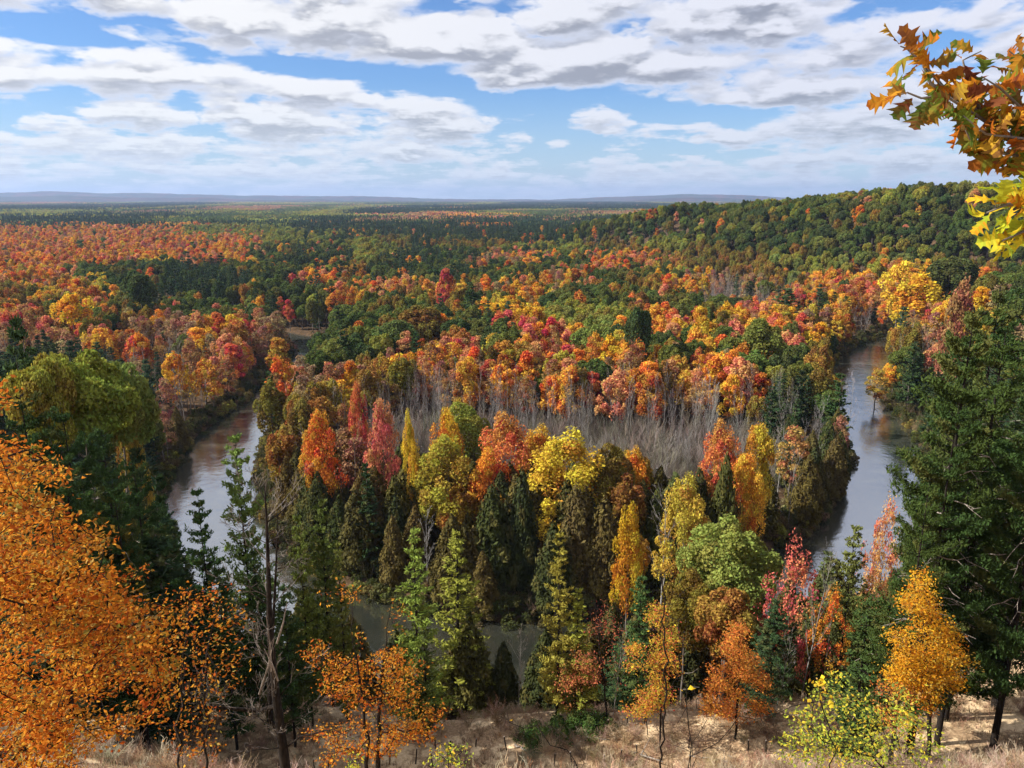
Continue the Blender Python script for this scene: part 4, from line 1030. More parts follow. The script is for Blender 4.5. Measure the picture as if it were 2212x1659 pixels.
GOLD = [(.72, .40, .03, 4), (.70, .30, .02, 3), (.60, .40, .08, 1), (.55, .20, .02, 1)]
def build_foreground():
    rng = np.random.default_rng(900)
    # 1 the great orange tree on the near slope
    b = base_at(-190, 1560, 12.5); b[2] = gz(b[0], b[1])
    poly = [(-90, 800), (15, 822), (50, 900), (75, 985), (135, 1005), (150, 1110), (205, 1125), (240, 1160), (290, 1165), (310, 1250), (350, 1265), (385, 1330), (365, 1440), (380, 1500), (320, 1540), (230, 1600), (150, 1690), (-90, 1700)]
    core = [(-90, 900), (30, 1000), (140, 1180), (260, 1290), (290, 1400), (200, 1540), (60, 1660), (-90, 1690)]
    q = np.concatenate([in_px(rng, poly, 420, .45, 46), in_px(rng, core, 430, .36, 60)]); D = rng.uniform(9.5, 15.5, len(q)); pts = np.array([Pw(x, y, d) for (x, y), d in zip(q, D)])
    t1 = [b, b + np.array([.4, 0, 2.4]), Pw(-90, 1420, 12.5), Pw(-60, 1180, 12.8), Pw(-40, 980, 13)]
    t2 = [t1[1], Pw(20, 1640, 12), Pw(110, 1560, 11.6), Pw(200, 1430, 11.5), Pw(285, 1300, 11.8)]
    near_tree('maple_tree', 'huge orange leaved tree close by, dark limbs showing through', 'tree', None, [t1, t2], pts, None, 36, .046, ORANGE, seed=11, step=.4, r0=.007, expo=1.95, sig=(.16, .16, .075))
    # 2 slender saplings beside it
    for k, (xb, poly, lb, n) in enumerate([(385, [(330, 1300), (420, 1260), (450, 1500), (420, 1640), (350, 1640), (300, 1480)], 'slender orange sapling half hidden by the huge orange tree', 80), (440, [(400, 1290), (470, 1240), (530, 1330), (520, 1460), (480, 1560), (520, 1640), (420, 1640)], 'slender sapling with scattered orange leaves next to the dead tree', 90)]):
        q = in_px(rng, poly, n); pts = np.array([Pw(x, y, rng.uniform(15.3, 17.2)) for x, y in q]); b = base_at(xb, 1720, 16.2)
        near_tree('sapling_tree', lb, 'tree', 'orange saplings on the near slope', [[b, Pw(xb + 3, 1560, 16.2), Pw(xb + 12, 1400, 16.3), Pw(xb + 25, 1290, 16.4)]], pts, None, 8, .05, ORANGE, seed=21 + k, r0=.006, expo=2.0)
    # 3 dead tree with pale broken limbs
    b = base_at(628, 1740, 18)
    tr = [b, Pw(612, 1620, 18), Pw(596, 1500, 18), Pw(583, 1360, 18), Pw(580, 1240, 18.2), Pw(576, 1130, 18.3), Pw(572, 1050, 18.4)]
    def limb(p0, d, L, r, lv, nc=(5, 4)): return grow(rng, p0, d, L, r, lv, nc, (38, 42), .55, .22, .10, .25, 8)
    dark = [(np.array(tr), np.array([.17, .14, .11, .085, .06, .035, .012]))]; pale = []
    fork = [tr[1] + (tr[2] - tr[1]) * .4, Pw(585, 1560, 18.2), Pw(582, 1480, 18.4), Pw(588, 1380, 18.5), Pw(596, 1230, 18.6), Pw(600, 1110, 18.7)]; dark.append((np.array(fork), np.array([.09, .075, .06, .045, .028, .01])))
    side = [tr[2] + (tr[1] - tr[2]) * .2, Pw(560, 1535, 18.2), Pw(500, 1530, 17.9), Pw(440, 1524, 17.6), Pw(405, 1495, 17.4)]; dark.append((np.array(side), np.array([.07, .06, .05, .035, .012])))
    arc = [tr[1], Pw(650, 1590, 17.8), Pw(720, 1575, 17.6), Pw(770, 1600, 17.4)]; dark.append((np.array(arc), np.array([.03, .024, .016, .006])))
    hubs = np.array(tr[1:] + fork[1:] + side[1:4])
    for k in range(46):
        p0 = hubs[int(rng.integers(len(hubs) - 1))]; q = int(rng.integers(1, 6)); p0 = tr[q] + (tr[q + 1] - tr[q]) * rng.random() if k % 3 else (fork[q % 5] if k % 2 else side[1 + q % 3]); a = rng.uniform(0, 6.28)
        up_ = rng.uniform(.2, 1.1); sk = limb(p0, (math.cos(a), math.sin(a) * .8, up_), rng.uniform(.6, 1.9), rng.uniform(.009, .022), 2)
        for p, r, lv in sk: (dark if (lv == 0 and k % 2) else pale).append((p, np.maximum(r, .0045)))
    o0 = np.array(tr[0]); root = empty('dead_tree', tuple(o0)); tag(root, 'dark dead tree with pale snapped limbs on the near slope', 'dead tree')
    g = Geo(); g.add(*tubes([(p - o0, r) for p, r in dark], 7)); child('trunk', g.mesh('dead_tree_trunk', [M['bark_dark']], smooth=True), root)
    snag = []
    for (x1, y1, x2, y2) in [(560, 1500, 592, 1380), (598, 1390, 620, 1300), (585, 1450, 575, 1330), (600, 1470, 570, 1400)]:
        snag.append((np.array([Pw(x1, y1, 17.8), Pw((x1 + x2) / 2 + 3, (y1 + y2) / 2, 17.7), Pw(x2, y2, 17.7)]), np.array([.03, .022, .008])))
    g = Geo(); g.add(*tubes([(p - o0, r) for p, r in pale], 3)); g.add(*tubes([(p - o0, r) for p, r in snag], 5), fm=1); child('twigs', g.mesh('dead_tree_twigs', [M['bark'], M['dead']]), root)
    # 4 twin stemmed orange tree
    b = base_at(800, 1760, 21.5)
    poly = [(755, 1225), (790, 1300), (850, 1240), (880, 1330), (900, 1400), (935, 1440), (930, 1500), (975, 1560), (920, 1610), (700, 1640), (640, 1600), (690, 1540), (685, 1450), (640, 1395), (700, 1370), (700, 1270)]
    core = [(700, 1400), (900, 1400), (920, 1480), (860, 1540), (700, 1520)]; low = [(690, 1580), (940, 1540), (950, 1600), (690, 1659)]
    q = np.concatenate([in_px(rng, poly, 210, .45), in_px(rng, core, 110, .4), in_px(rng, low, 120, .35)]); pts = np.array([Pw(x, y, rng.uniform(20.3, 23)) for x, y in q])
    near_tree('maple_tree', 'twin stemmed tree with thin glowing orange leaves beside the dead tree', 'tree', None, [[b + np.array([-.15, 0, 0]), Pw(795, 1640, 21.5), Pw(778, 1480, 21.5), Pw(762, 1360, 21.6), Pw(760, 1240, 21.7)], [b + np.array([.2, .1, 0]), Pw(815, 1640, 21.7), Pw(822, 1480, 21.8), Pw(835, 1370, 22), Pw(850, 1270, 22)]], pts, None, 12, .056, ORANGE, seed=41, r0=.008, expo=1.95, sig=(.15, .15, .09))
    # ---- trees of the sandy terrace
    def terrace(label, xb, yb, d, poly, n, cols, per=12, size=.10, seed=1, topx=None, bare=0, colfn=None, name='maple_tree', core=None, gp='young trees on the sandy terrace', cat='tree', bark_m='bark_dark', r0=.012, spread=2.0):
        b = base_at(xb, yb, d); ys = [p[1] for p in poly]; yt = min(ys); tx = topx if topx is not None else poly[int(np.argmin(ys))][0]
        q = in_px(rng, poly, n, .42, 30)
        if core: q = np.concatenate([q, in_px(rng, core, n // 2)])
        pts = np.array([Pw(x, y, b[1] + rng.uniform(-spread, spread)) for x, y in q])
        ybp = project(*b)[1]; xbp = project(*b)[0]
        tr = [b + np.array([0, 0, -.5]), b] + [Pw(xbp + (tx - xbp) * f + rng.normal() * 2, ybp + (yt - ybp) * f, b[1]) for f in (.3, .6, .92)]
        return near_tree(name, label, cat, gp, [tr], pts, None, per, size, cols, bark_m, seed=seed, r0=r0, step=.8, sig=(.34, .34, .2), wpath=.3)
    OR2 = [(.70, .26, .05, 4), (.66, .34, .06, 2), (.60, .18, .05, 2), (.45, .2, .06, 1)]
    terrace('pyramid shaped orange tree standing on the sandy terrace', 1588, 1600, None, [(1600, 1325), (1640, 1420), (1660, 1480), (1680, 1530), (1600, 1560), (1520, 1540), (1530, 1460), (1560, 1400), (1570, 1360)], 260, OR2, 34, .10, 51)
    terrace('golden and green tree with coral top on the terrace, thin dark stem', 1425, 1640, 54, [(1425, 1300), (1460, 1370), (1470, 1470), (1440, 1530), (1350, 1545), (1340, 1500), (1355, 1420), (1380, 1360), (1400, 1320)], 190, [(.66, .42, .05, 3), (.40, .36, .05, 2), (.66, .24, .05, 2.5), (.6, .14, .08, 1)], 30, .10, 52)
    terrace('low pink and orange tree on the terrace with a leaning twin', 1255, 1555, None, [(1250, 1380), (1290, 1440), (1300, 1500), (1280, 1530), (1220, 1540), (1195, 1490), (1220, 1430)], 120, [(.66, .26, .10, 3), (.60, .18, .10, 2), (.5, .3, .08, 2)], 22, .10, 53)
    terrace('dark twiggy tree with a few brick red leaves', 1310, 1565, None, [(1280, 1270), (1330, 1300), (1350, 1380), (1355, 1470), (1300, 1500), (1270, 1400), (1265, 1310)], 150, [(.35, .09, .05, 3), (.5, .16, .08, 1)], 4, .10, 54)
    terrace('bright golden tree in front of the gloomy pines', 2010, 1640, 43, [(1995, 1205), (2010, 1300), (2050, 1340), (2080, 1400), (2110, 1440), (2070, 1490), (2000, 1530), (1940, 1500), (1905, 1450), (1915, 1380), (1950, 1310), (1960, 1270), (1985, 1240)], 400, GOLD, 24, .09, 58, topx=2000, core=[(1930, 1400), (2060, 1400), (2070, 1480), (1950, 1490)])
    terrace('orange shrubby tree at the foot of the golden one', 1960, 1640, 41, [(1900, 1470), (1990, 1490), (1990, 1560), (1920, 1580), (1890, 1520)], 90, OR2, 12, .08, 59, name='orange_shrub', cat='shrub', gp=None)
    terrace('small salmon sapling between the two golden trees', 1400, 1590, None, [(1390, 1480), (1420, 1520), (1410, 1560), (1370, 1560), (1360, 1510)], 50, OR2, 10, .09, 60)
build_foreground()

# ---- conifers with needle detail
def needle_tree_mesh(seed, h, R, whorls, per, size, droop=.05, taper=.8, tuft=10, z0=1.5, gap=.15, clumps=9, thick=.16, rag=.35, trunk_r=.2, deadl=0):
    g = conifer_crown(seed, size, R, z0, h, whorls, per, clumps, droop, taper, tuft, gap, rag, thick)
    cm = g.mesh('needles', [M['needle']]); rng = np.random.default_rng(seed + 1); L = [(np.array([[0, 0, -1.2], [0, 0, 0], [.05, 0, h * .4], [0, .05, h * .8], [0, 0, h * .98]]), np.array([trunk_r * 1.3, trunk_r, trunk_r * .7, trunk_r * .3, .03]))]
    for k in range(whorls * 3):
        z = z0 + (h - z0) * rng.random(); a = rng.uniform(0, 6.28); l = R * (1 - (z - z0) / (h - z0)) ** taper * .85; s = np.linspace(0, 1, 4)[:, None]
        L.append((np.array([0, 0, z]) + np.array([math.cos(a), math.sin(a), 0]) * l * s + np.array([0, 0, 1]) * l * (.3 * s * s - droop * s), .035 * (1 - .7 * s[:, 0]) + .006))
    g2 = Geo(); g2.add(*tubes(L, 5))
    D = []
    for k in range(deadl):
        z = z0 + (h * .75 - z0) * rng.random(); a = rng.uniform(0, 6.28); l = R * rng.uniform(.8, 1.15) * (1 - .5 * (z - z0) / (h - z0)); s = np.linspace(0, 1, 5)[:, None]
        p = np.array([0, 0, z]) + np.array([math.cos(a), math.sin(a), 0]) * l * s + np.array([0, 0, 1]) * l * (.10 * s - .22 * s * s) + np.vstack([[0, 0, 0], rng.normal(size=(4, 3)) * .12]); D.append((p, .06 * (1 - .8 * s[:, 0])))
        for m in (2, 3): D.append((np.array([p[m], p[m] + rng.normal(size=3) * np.array([.9, .9, .3]) + np.array([math.cos(a), math.sin(a), .1]) * .6]), np.array([.03, .008])))
    if D: g2.add(*tubes(D, 4), fm=1)
    return cm, g2.mesh('conifer_trunk', [M['bark_dark'], M['dead']], smooth=True), h, R
HC = {'white': [needle_tree_mesh(400 + i, 18, 3.6, 22, 7, .23, .02, .75, 15, 2.2, .22, clumps=9, rag=.45) for i in range(3)],
      'spire': [needle_tree_mesh(410 + i, 17, 2.5, 24, 7, .20, .10, .85, 12, 1.2, .18, clumps=8, rag=.5) for i in range(3)],
      'gloom': [needle_tree_mesh(420 + i, 26, 6.4, 16, 8, .20, .02, .55, 46, 5.2, .30, clumps=13, rag=.55, trunk_r=.42, thick=.085, deadl=16) for i in range(3)]}
def conifer(kind, v, label, group, x, ytop, d=None, ybase=None, wpx=None, col=(.06, .1, .03), name='pine_tree', rot=0.0, xb=None):
    if ybase is not None: b = base_at(xb or x, ybase); d = b[1]
    top = Pw(x, ytop, d)
    if ybase is None: b = np.array([top[0], d, gz(top[0], d)])
    cm, tm, bh, br = HC[kind][v]; h = top[2] - b[2]; dep = d * .97 + (CAMZ - top[2]) * .24
    w = wpx / FPX * dep / 2 if wpx else br * h / bh
    root = empty(name, tuple(b), rot, (w / br, w / br, h / bh)); tag(root, label, 'tree', group)
    child('crown', cm, root, col); child('trunk', tm, root); return root
YG = (.27, .28, .045); MG = (.17, .25, .06); DG = (.035, .065, .02); OG = (.30, .26, .045)
for i, a in enumerate([
    ('white', 0, 'tall light green pine before the bright reach of river', 505, 928, 60, None, 150, MG), ('white', 1, 'shorter green pine just left of the tall light green one', 425, 1050, 60, None, 120, (.07, .14, .04)),
    ('white', 2, 'soft green pine right of the dead tree, broad crown', 690, 1065, 60, None, 130, (.12, .16, .04)), ('white', 0, 'yellowish green pine with a sharp top behind the orange twin stems', 642, 1105, 57, None, 100, (.14, .18, .04)),
    ('spire', 1, 'small olive green pine between the broad one and the twin stems', 728, 1165, 58, None, 80, (.15, .17, .04)), ('spire', 0, 'bright green spire shaped pine alone before the black cedars', 893, 1130, 57, None, 135, (.20, .27, .05)),
    ('spire', 1, 'tall yellow green spire on the terrace, tip golden', 993, 1138, None, 1530, 135, YG), ('spire', 2, 'squat yellow green pine leaning on the golden tipped spire', 1030, 1390, None, 1545, 90, YG), 
    ('spire', 2, 'scraggy olive spire with gaps in the middle of the terrace', 1203, 1140, None, 1550, 100, OG), ('spire', 0, 'short yellow green pine right of the scraggy olive spire', 1250, 1265, 58, None, 95, YG),
    ('white', 1, 'green pine hidden behind the golden and green tree', 1385, 1240, 64, None, 110, (.07, .13, .04)), ('white', 2, 'blue green pine in the shade below the light green oak', 1340, 1370, 66, None, 90, (.05, .10, .04)),
    ('white', 0, 'pale olive pine beside the coral red maple', 1850, 1130, 70, None, 120, (.16, .18, .05)), ('white', 1, 'olive pine standing in front of the narrow strip of river', 1790, 1185, 68, None, 100, (.11, .14, .05)),
    ('white', 2, 'deep green pine under the coral red maple', 1680, 1290, 62, None, 120, (.04, .075, .03)), ('white', 0, 'deep green pine left of the golden tree', 1880, 1290, 50, None, 150, (.06, .10, .03)),
    ('white', 1, 'deep green pine behind the pyramid shaped orange tree', 1650, 1370, 58, None, 110, (.045, .08, .035)), ('white', 2, 'dark pine at the foot of the bluff beside the saplings', 545, 1180, 56, None, 120, (.05, .09, .03)),
    ('white', 1, 'shadowy pine low behind the orange saplings', 470, 1200, 54, None, 130, (.045, .09, .03)), ('white', 0, 'low dark pine behind the dead tree', 610, 1260, 54, None, 120, (.05, .09, .03)),
    ('spire', 0, 'small green pine lower right of the bright green spire', 915, 1330, 56, None, 80, (.11, .14, .04))]):
    conifer(a[0], a[1], a[2], 'conifers about the terrace', a[3], a[4], a[5], a[6], a[7], a[8], rot=i * 1.7)
for i, a in enumerate([
    ('great gloomy pine by the sand, its trunk bare at the foot', 2080, 700, None, 1556, 280, 2040), ('tallest gloomy pine at the edge of the frame of trees', 2200, 585, None, 1530, 330, 2150), ('gloomy pine behind the two with bare trunks', 2110, 640, 52, None, 280, None),
    ('gloomy pine reaching out over the river strip', 2075, 850, 50, None, 210, None), ('gloomy pine lowest on the slope, left of the bare trunks', 2010, 1030, 46, None, 160, None), ('gloomy pine far up behind the golden maple slope', 2165, 600, 75, None, 220, None),
    ('gloomy pine with tips towards the great golden maple', 2085, 690, 80, None, 160, None), ('gloomy pine closing the gap beside the sand', 2120, 1000, 54, None, 240, None), ('gloomy pine in the dark middle of the stand', 2110, 860, 58, None, 210, None), ('gloomy pine beyond the edge of the stand', 2290, 800, 50, None, 260, None)]):
    conifer('gloom', i % 3, a[0], 'gloomy pines by the sand', a[1], a[2], a[3], a[4], a[5], (.042, .075, .022) if i % 2 else (.055, .085, .022), rot=i * 2.1, xb=a[6])

for i, a in enumerate([('bluff pine below the broad yellow green oak', 130, 862, 50, 210), ('bluff pine outermost, touching the huge orange tree', 40, 835, 49, 220), ('bluff pine right of the broad yellow green oak', 215, 905, 52, 190), ('bluff pine standing towards the river bank', 285, 985, 55, 160), ('lowest bluff pine next to the bright river reach', 335, 1095, 57, 120), ('bluff pine in the middle behind the orange tree tip', 240, 1020, 48, 170), ('bluff pine close behind the huge orange tree', 130, 960, 46, 180), ('young bluff pine by the water', 375, 1150, 60, 80)]):
    conifer('gloom', (i + 1) % 3, 'dark green ' + a[0], 'dark pines of the near bluff', a[1], a[2], a[3], None, a[4], (.040, .075, .026) if i % 2 else (.050, .090, .030), rot=i * 1.3)

# ------------------------------------------------------------------ oak bough of the tree standing beside the camera
def oak_leaf(rng, L, curl, roll):
    """lobed leaf with pointed tips, bent along the midrib; -> verts, sizes, idx (local: +Y along the leaf, +Z up)"""
    prof = [(0, .02), (.10, .08), (.18, .24), (.25, .12), (.34, .18), (.44, .42), (.50, .20), (.58, .22), (.67, .44), (.73, .20), (.80, .20), (.87, .26), (.93, .10), (1.0, .0)]
    V = []; Fc = []
    for sgn in (-1, 1):
        for t, w in prof:
            w = w * L * rng.uniform(.8, 1.15) * .95; tt = t + (w / L) * .28
            z = -curl * L * (t - .2) ** 2; zt = -curl * L * (tt - .2) ** 2 + roll * w * w / L
            V.append((0, t * L, z)); V.append((sgn * w, tt * L, zt + rng.normal() * .02 * L))
    n = len(prof)
    for h in (0, 1):
        o = h * 2 * n
        for k in range(n - 1):
            f = [o + 2 * k, o + 2 * k + 2, o + 2 * k + 3, o + 2 * k + 1]; Fc.append(f if h else f[::-1])
    return np.array(V), np.full(len(Fc), 4), np.array(Fc).ravel()
def oak_bough():
    rng = np.random.default_rng(606); D0 = 2.5
    def P(x, y, d=D0): return Pw(x, y, d)
    root_p = np.array([7.6, 1.2, gz(7.6, 1.2) - .3]); fork = P(2520, 640, 2.6)
    st = [[root_p, root_p + np.array([-.05, .05, .9]), root_p + np.array([-.25, .15, 1.7]), root_p + np.array([-.8, .35, 2.2]), root_p * .62 + fork * .38 + np.array([0, 0, .75]), root_p * .35 + fork * .65 + np.array([0, 0, .42]), fork, P(2330, 420, 2.55), P(2240, 350), P(2185, 300), P(2120, 245), P(2060, 215), P(2010, 180), P(1990, 130), P(1982, 78)],
          [P(2185, 300), P(2110, 250, 2.45), P(2040, 205, 2.4), P(1990, 212, 2.4), P(1960, 200, 2.4), P(1930, 208, 2.38)], [P(2120, 245), P(2090, 180, 2.5), P(2080, 130, 2.5), P(2120, 110, 2.5)],
          [P(2240, 350), P(2190, 335, 2.45), P(2130, 325, 2.4), P(2095, 300, 2.4), P(2085, 280, 2.4)], [P(2185, 300), P(2195, 220, 2.6), P(2190, 150, 2.65)], [P(2060, 215), P(2005, 150, 2.5), P(1960, 105, 2.5), P(1945, 100, 2.5)],
          [fork, P(2400, 560, 2.2), P(2260, 480, 2.05), P(2180, 440, 2.0), P(2130, 460, 1.98)], [P(2260, 480, 2.05), P(2220, 420, 2.0), P(2180, 400, 2.0)], [P(2260, 480, 2.05), P(2210, 500, 2.0), P(2165, 520, 1.96)]]
    st += [[P(2240, 350), P(2235, 260, 2.45), P(2160, 190, 2.4), P(2120, 165, 2.4)], [P(2235, 260, 2.45), P(2230, 150, 2.5), P(2180, 110, 2.5)], [P(2240, 350), P(2215, 300, 2.4), P(2130, 290, 2.35), P(2080, 250, 2.35)]]
    rad = [(.19, .16, .13, .085, .06, .045, .03, .018, .012, .010, .008, .006, .005, .004, .002)] + [tuple(np.linspace(.006, .0018, len(p))) for p in st[1:]]
    rad[6] = (.03, .02, .008, .004, .002)
    tw = []
    for p, r in zip(st, rad): tw.append((np.array(p), np.array(r)))
    spots = []
    for k, p in enumerate(st):
        p = np.array(p)[7 if k == 0 else 0:]
        if k == 6: p = p[1:]
        for i in range(len(p) - 1):
            L = np.linalg.norm(p[i + 1] - p[i]); m = max(1, int(L / .0165 * (.9 if k < 6 else 1.3)))
            for j in range(m): spots.append((p[i] + (p[i + 1] - p[i]) * (j + rng.random()) / m, p[i + 1] - p[i], k))
    g = Geo(); up_c = [(.30, .10, .02), (.55, .20, .02), (.62, .33, .03), (.16, .22, .03), (.10, .16, .03), (.20, .07, .03)]; lo_c = [(.50, .50, .03), (.70, .48, .03), (.28, .36, .03), (.66, .26, .02), (.40, .44, .04)]
    for q, dv, k in spots:
        sx, sy, f = project(*q)
        if k == 0 and sy < 115: continue
        sz = rng.uniform(.060, .088) * (.85 if 6 <= k <= 8 else 1)
        v, n, i = oak_leaf(rng, sz, rng.uniform(-.5, 1.1), rng.uniform(-1.5, 2.2))
        y_ = unit(dv / np.linalg.norm(dv) * .5 + rng.normal(size=3) * .8 + np.array([-.15, 0, -.30])); z_ = rng.normal(size=3) + np.array([0, -.5, .5]); x_ = unit(np.cross(y_, z_)); z_ = np.cross(x_, y_)
        v = v @ np.stack([x_, y_, z_]) + q + y_ * .012
        pal = lo_c if 6 <= k <= 8 else up_c; c = np.array(pal[int(rng.integers(len(pal)))]); c2 = np.array(pal[int(rng.integers(len(pal)))]); fr = np.tile(np.linspace(0, 1, len(n) // 2), 2)[:, None]
        m = np.clip(fr + rng.normal(size=(len(n), 1)) * .25, 0, 1) ** 1.5; col = np.ones((len(n), 4)); col[:, :3] = c * (1 - m) + c2 * m
        g.add(v - root_p, n, i, rng.uniform(.3, .8, len(n)), np.full(len(n), rng.random()), col)
    tw.append((np.array([root_p + np.array([-.2, .12, 1.6]), root_p + np.array([.05, .1, 2.6]), root_p + np.array([.25, 0, 4.2]), root_p + np.array([.2, -.2, 6.5])]), np.array([.13, .12, .09, .03])))
    root = empty('oak_tree', tuple(root_p)); tag(root, 'overhanging oak bough with curled lobed leaves turning brown, amber and green against the sky', 'tree')
    child('leaves', g.mesh('oak_leaves', [M['leaf_g']], tint=True), root)
    g2 = Geo(); g2.add(*tubes([(p - root_p, r) for p, r in tw], 7)); child('branches', g2.mesh('oak_branches', [M['bark']], smooth=True), root)
oak_bough()

# ------------------------------------------------------------------ near shrubs and stems at the foot of the frame
SHR = [(.36, .42, .05, 3), (.60, .54, .06, 2.2), (.16, .24, .05, 2), (.74, .52, .05, 1.2), (.55, .35, .1, .4)]
def shrubs():
    rng = np.random.default_rng(700)
    d = 9.5; b = base_at(1905, 1760, d)
    poly = [(1700, 1560), (1760, 1470), (1800, 1440), (1850, 1500), (1900, 1480), (1960, 1490), (2000, 1480), (1990, 1540), (2030, 1560), (2040, 1620), (1990, 1659), (1700, 1659), (1660, 1600)]
    q = in_px(rng, poly, 300); pts = np.array([Pw(x, y, rng.uniform(8.6, 10.6)) for x, y in q])
    near_tree('leafy_shrub', 'yellow green shrub with small crisp leaves by the sand, near the gloomy pines', 'shrub', None, [[b, Pw(1915, 1650, d), Pw(1880, 1590, d), Pw(1850, 1530, 9.4)], [b, Pw(1900, 1640, 9.4), Pw(1790, 1600, 9.2), Pw(1740, 1560, 9.2)]], pts, None, 9, .030, SHR, seed=71, sig=(.07, .07, .05), step=.2, r0=.0025)
    # big yellow leaves on a few thin shoots
    for k, (xb, pl, lb) in enumerate([(1800, [(1800, 1660), (1795, 1590), (1780, 1530), (1770, 1485)], 'thin shoot bearing large clear yellow leaves above the shrub'), (1500, [(1495, 1700), (1500, 1600), (1525, 1560), (1497, 1480)], 'bare looking stem with two curled yellow leaves at its tip')]):
        P = np.array([Pw(x, y, 7.2) for x, y in pl]); b = base_at(xb, 1900, 7.2); tips = np.array([Pw(pl[-1][0] + rng.normal() * (18 if k == 0 else 5), pl[-1][1] + rng.uniform(-14, 40 if k == 0 else 8), 7.2 + rng.normal() * .1) for _ in range(11 if k == 0 else 2)])
        near_tree('leafy_shoot', lb, 'shoot', None, [[b] + list(P)], tips, None, 1.6, .038, [(.78, .56, .04, 1), (.72, .45, .04, 1)], seed=80 + k, sig=(.03, .03, .03), step=.12, r0=.003, aspect=.8)
    # dark bare stems crossing the terrace
    for k, (pl, r, lb) in enumerate([([(1480, 1760), (1492, 1640), (1560, 1580), (1640, 1545), (1760, 1500), (1800, 1480)], .012, 'long dark stem arching low across the sand towards the shrub'), ([(1485, 1760), (1488, 1600), (1470, 1450), (1462, 1340)], .010, 'straight dark stem rising from the arching one'), ([(1350, 1740), (1240, 1640), (1180, 1600), (1100, 1560)], .011, 'bent dark twig low over the juniper bush'), ([(1440, 1760), (1430, 1640), (1437, 1480), (1428, 1360), (1432, 1240)], .024, 'thin black upright trunk crossing before the golden and green tree')]):
        dd = 9.0 if k < 3 else 16.0; b = base_at(pl[0][0], pl[0][1], dd); P = [b] + [Pw(x + rng.normal() * 2, y, dd) for x, y in pl[1:]]
        m = 10 if k != 3 else 40; tips = np.array([Pw(pl[-1 - j % 3][0] + rng.normal() * (22 if k != 3 else 30), pl[-1 - j % 3][1] + rng.normal() * 22 - 8, dd + rng.normal() * .3) for j in range(m)])
        o0 = near_tree('leafless_shoot', lb, 'shoot', 'bare stems close to the camera', [P], tips, None, .25 if k != 3 else .5, .035, [(.74, .5, .05, 1)], seed=90 + k, sig=(.03, .03, .03), step=.2, r0=.0035 if k != 3 else .006, expo=2.1 if k != 3 else 2.0)
    for k, (poly, n, lb) in enumerate([([(940, 1600), (1010, 1610), (1040, 1659), (900, 1659)], 60, 'yellowing low shoots in front of the stakes'), ([(740, 1640), (760, 1600), (800, 1660), (720, 1700)], 20, 'single spray of yellow leaves under the twin stems')]):
        q = in_px(rng, poly, n); pts = np.array([Pw(x, y, rng.uniform(8, 9.5)) for x, y in q]); b = base_at(np.mean([p[0] for p in poly]), 1800, 8.8)
        near_tree('leafy_shoot', lb, 'shoot', None, [[b, pts.mean(0) - np.array([0, 0, .2])]], pts, None, 3, .028, SHR, seed=98 + k, sig=(.04, .04, .03), step=.15, r0=.0025)
shrubs()

# ------------------------------------------------------------------ stakes, fallen wood, juniper, dry grass on the terrace
def z3(x, y): return ((2000 + x * .6773) * .5486, (1900 + y * .6773) * .5486)
def z2(x, y): return ((1000 + x * .6773) * .5486, (1900 + y * .6773) * .5486)
def stakes():
    rng = np.random.default_rng(8)
    ps = [(z3(*a), z3(*c)) for a, c in [((390, 1425), (390, 1455)), ((485, 1415), (485, 1450)), ((583, 1398), (583, 1440)), ((692, 1378), (692, 1415)), ((795, 1372), (795, 1410)), ((897, 1363), (897, 1400)), ((165, 1488), (165, 1522)), ((313, 1462), (313, 1495)), ((270, 1598), (270, 1662)), ((372, 1588), (372, 1655)), ((653, 1562), (653, 1622)), ((749, 1548), (749, 1602)), ((1050, 1492), (1050, 1550)), ((1395, 1518), (1395, 1590)), ((1500, 1528), (1500, 1590)), ((560, 1598), (560, 1650))]]
    ps += [(z2(*a), z2(*c)) for a, c in [((353, 1628), (353, 1675)), ((435, 1620), (435, 1670)), ((790, 1568), (790, 1640)), ((940, 1570), (940, 1648)), ((1038, 1590), (1038, 1655)), ((1143, 1508), (1143, 1548)), ((1055, 1498), (1055, 1548)), ((1468, 1493), (1468, 1558)), ((155, 1606), (155, 1650)), ((1290, 1500), (1290, 1535))]]
    places = ['before the twin stems', 'near the juniper bush', 'by the pale fallen log', 'under the pyramid shaped orange tree', 'on open sand', 'by the dry grass edge', 'beside the weathered plank', 'near the terrace brim']
    ps.sort(key=lambda a: a[0][0])
    for k, (t, b) in enumerate(ps):
        q = base_at(b[0], b[1]); L = max(.35, (b[1] - t[1]) / FPX * np.linalg.norm(q - np.array([0, 0, CAMZ])) * 1.25); r = .055
        root = empty('wooden_stake', tuple(q), rng.uniform(0, 3)); root.rotation_euler = (rng.normal() * .06, rng.normal() * .06, rng.uniform(0, 3))
        near = ['leftmost', 'second', 'third', 'fourth', 'fifth', 'sixth', 'seventh', 'eighth', 'ninth', 'tenth', 'eleventh', 'twelfth', 'thirteenth', 'fourteenth', 'fifteenth', 'sixteenth', 'seventeenth', 'eighteenth', 'nineteenth', 'twentieth', 'twenty first', 'twenty second', 'twenty third', 'twenty fourth', 'twenty fifth', 'rightmost'][k]
        tag(root, f"{'short' if L < .9 else 'tall'} wooden stake on the sandy terrace, {near} counted from the left", 'stake', 'stakes on the sandy terrace')
        g = Geo(); g.add(*tubes([(np.array([[0, 0, -.4], [0, 0, L * .5], [.01, 0, L]]), np.array([r, r, r * .95]))], 8, True)); child('post', g.mesh('stake_post', [M['bark_dark']]), root)
        g = Geo(); g.add(*tubes([(np.array([[.01, 0, L - .002], [.01, 0, L + .04]]), np.array([r * 1.05, r * .9]))], 8, True)); child('cap', g.mesh('stake_cap', [M['dead']]), root)
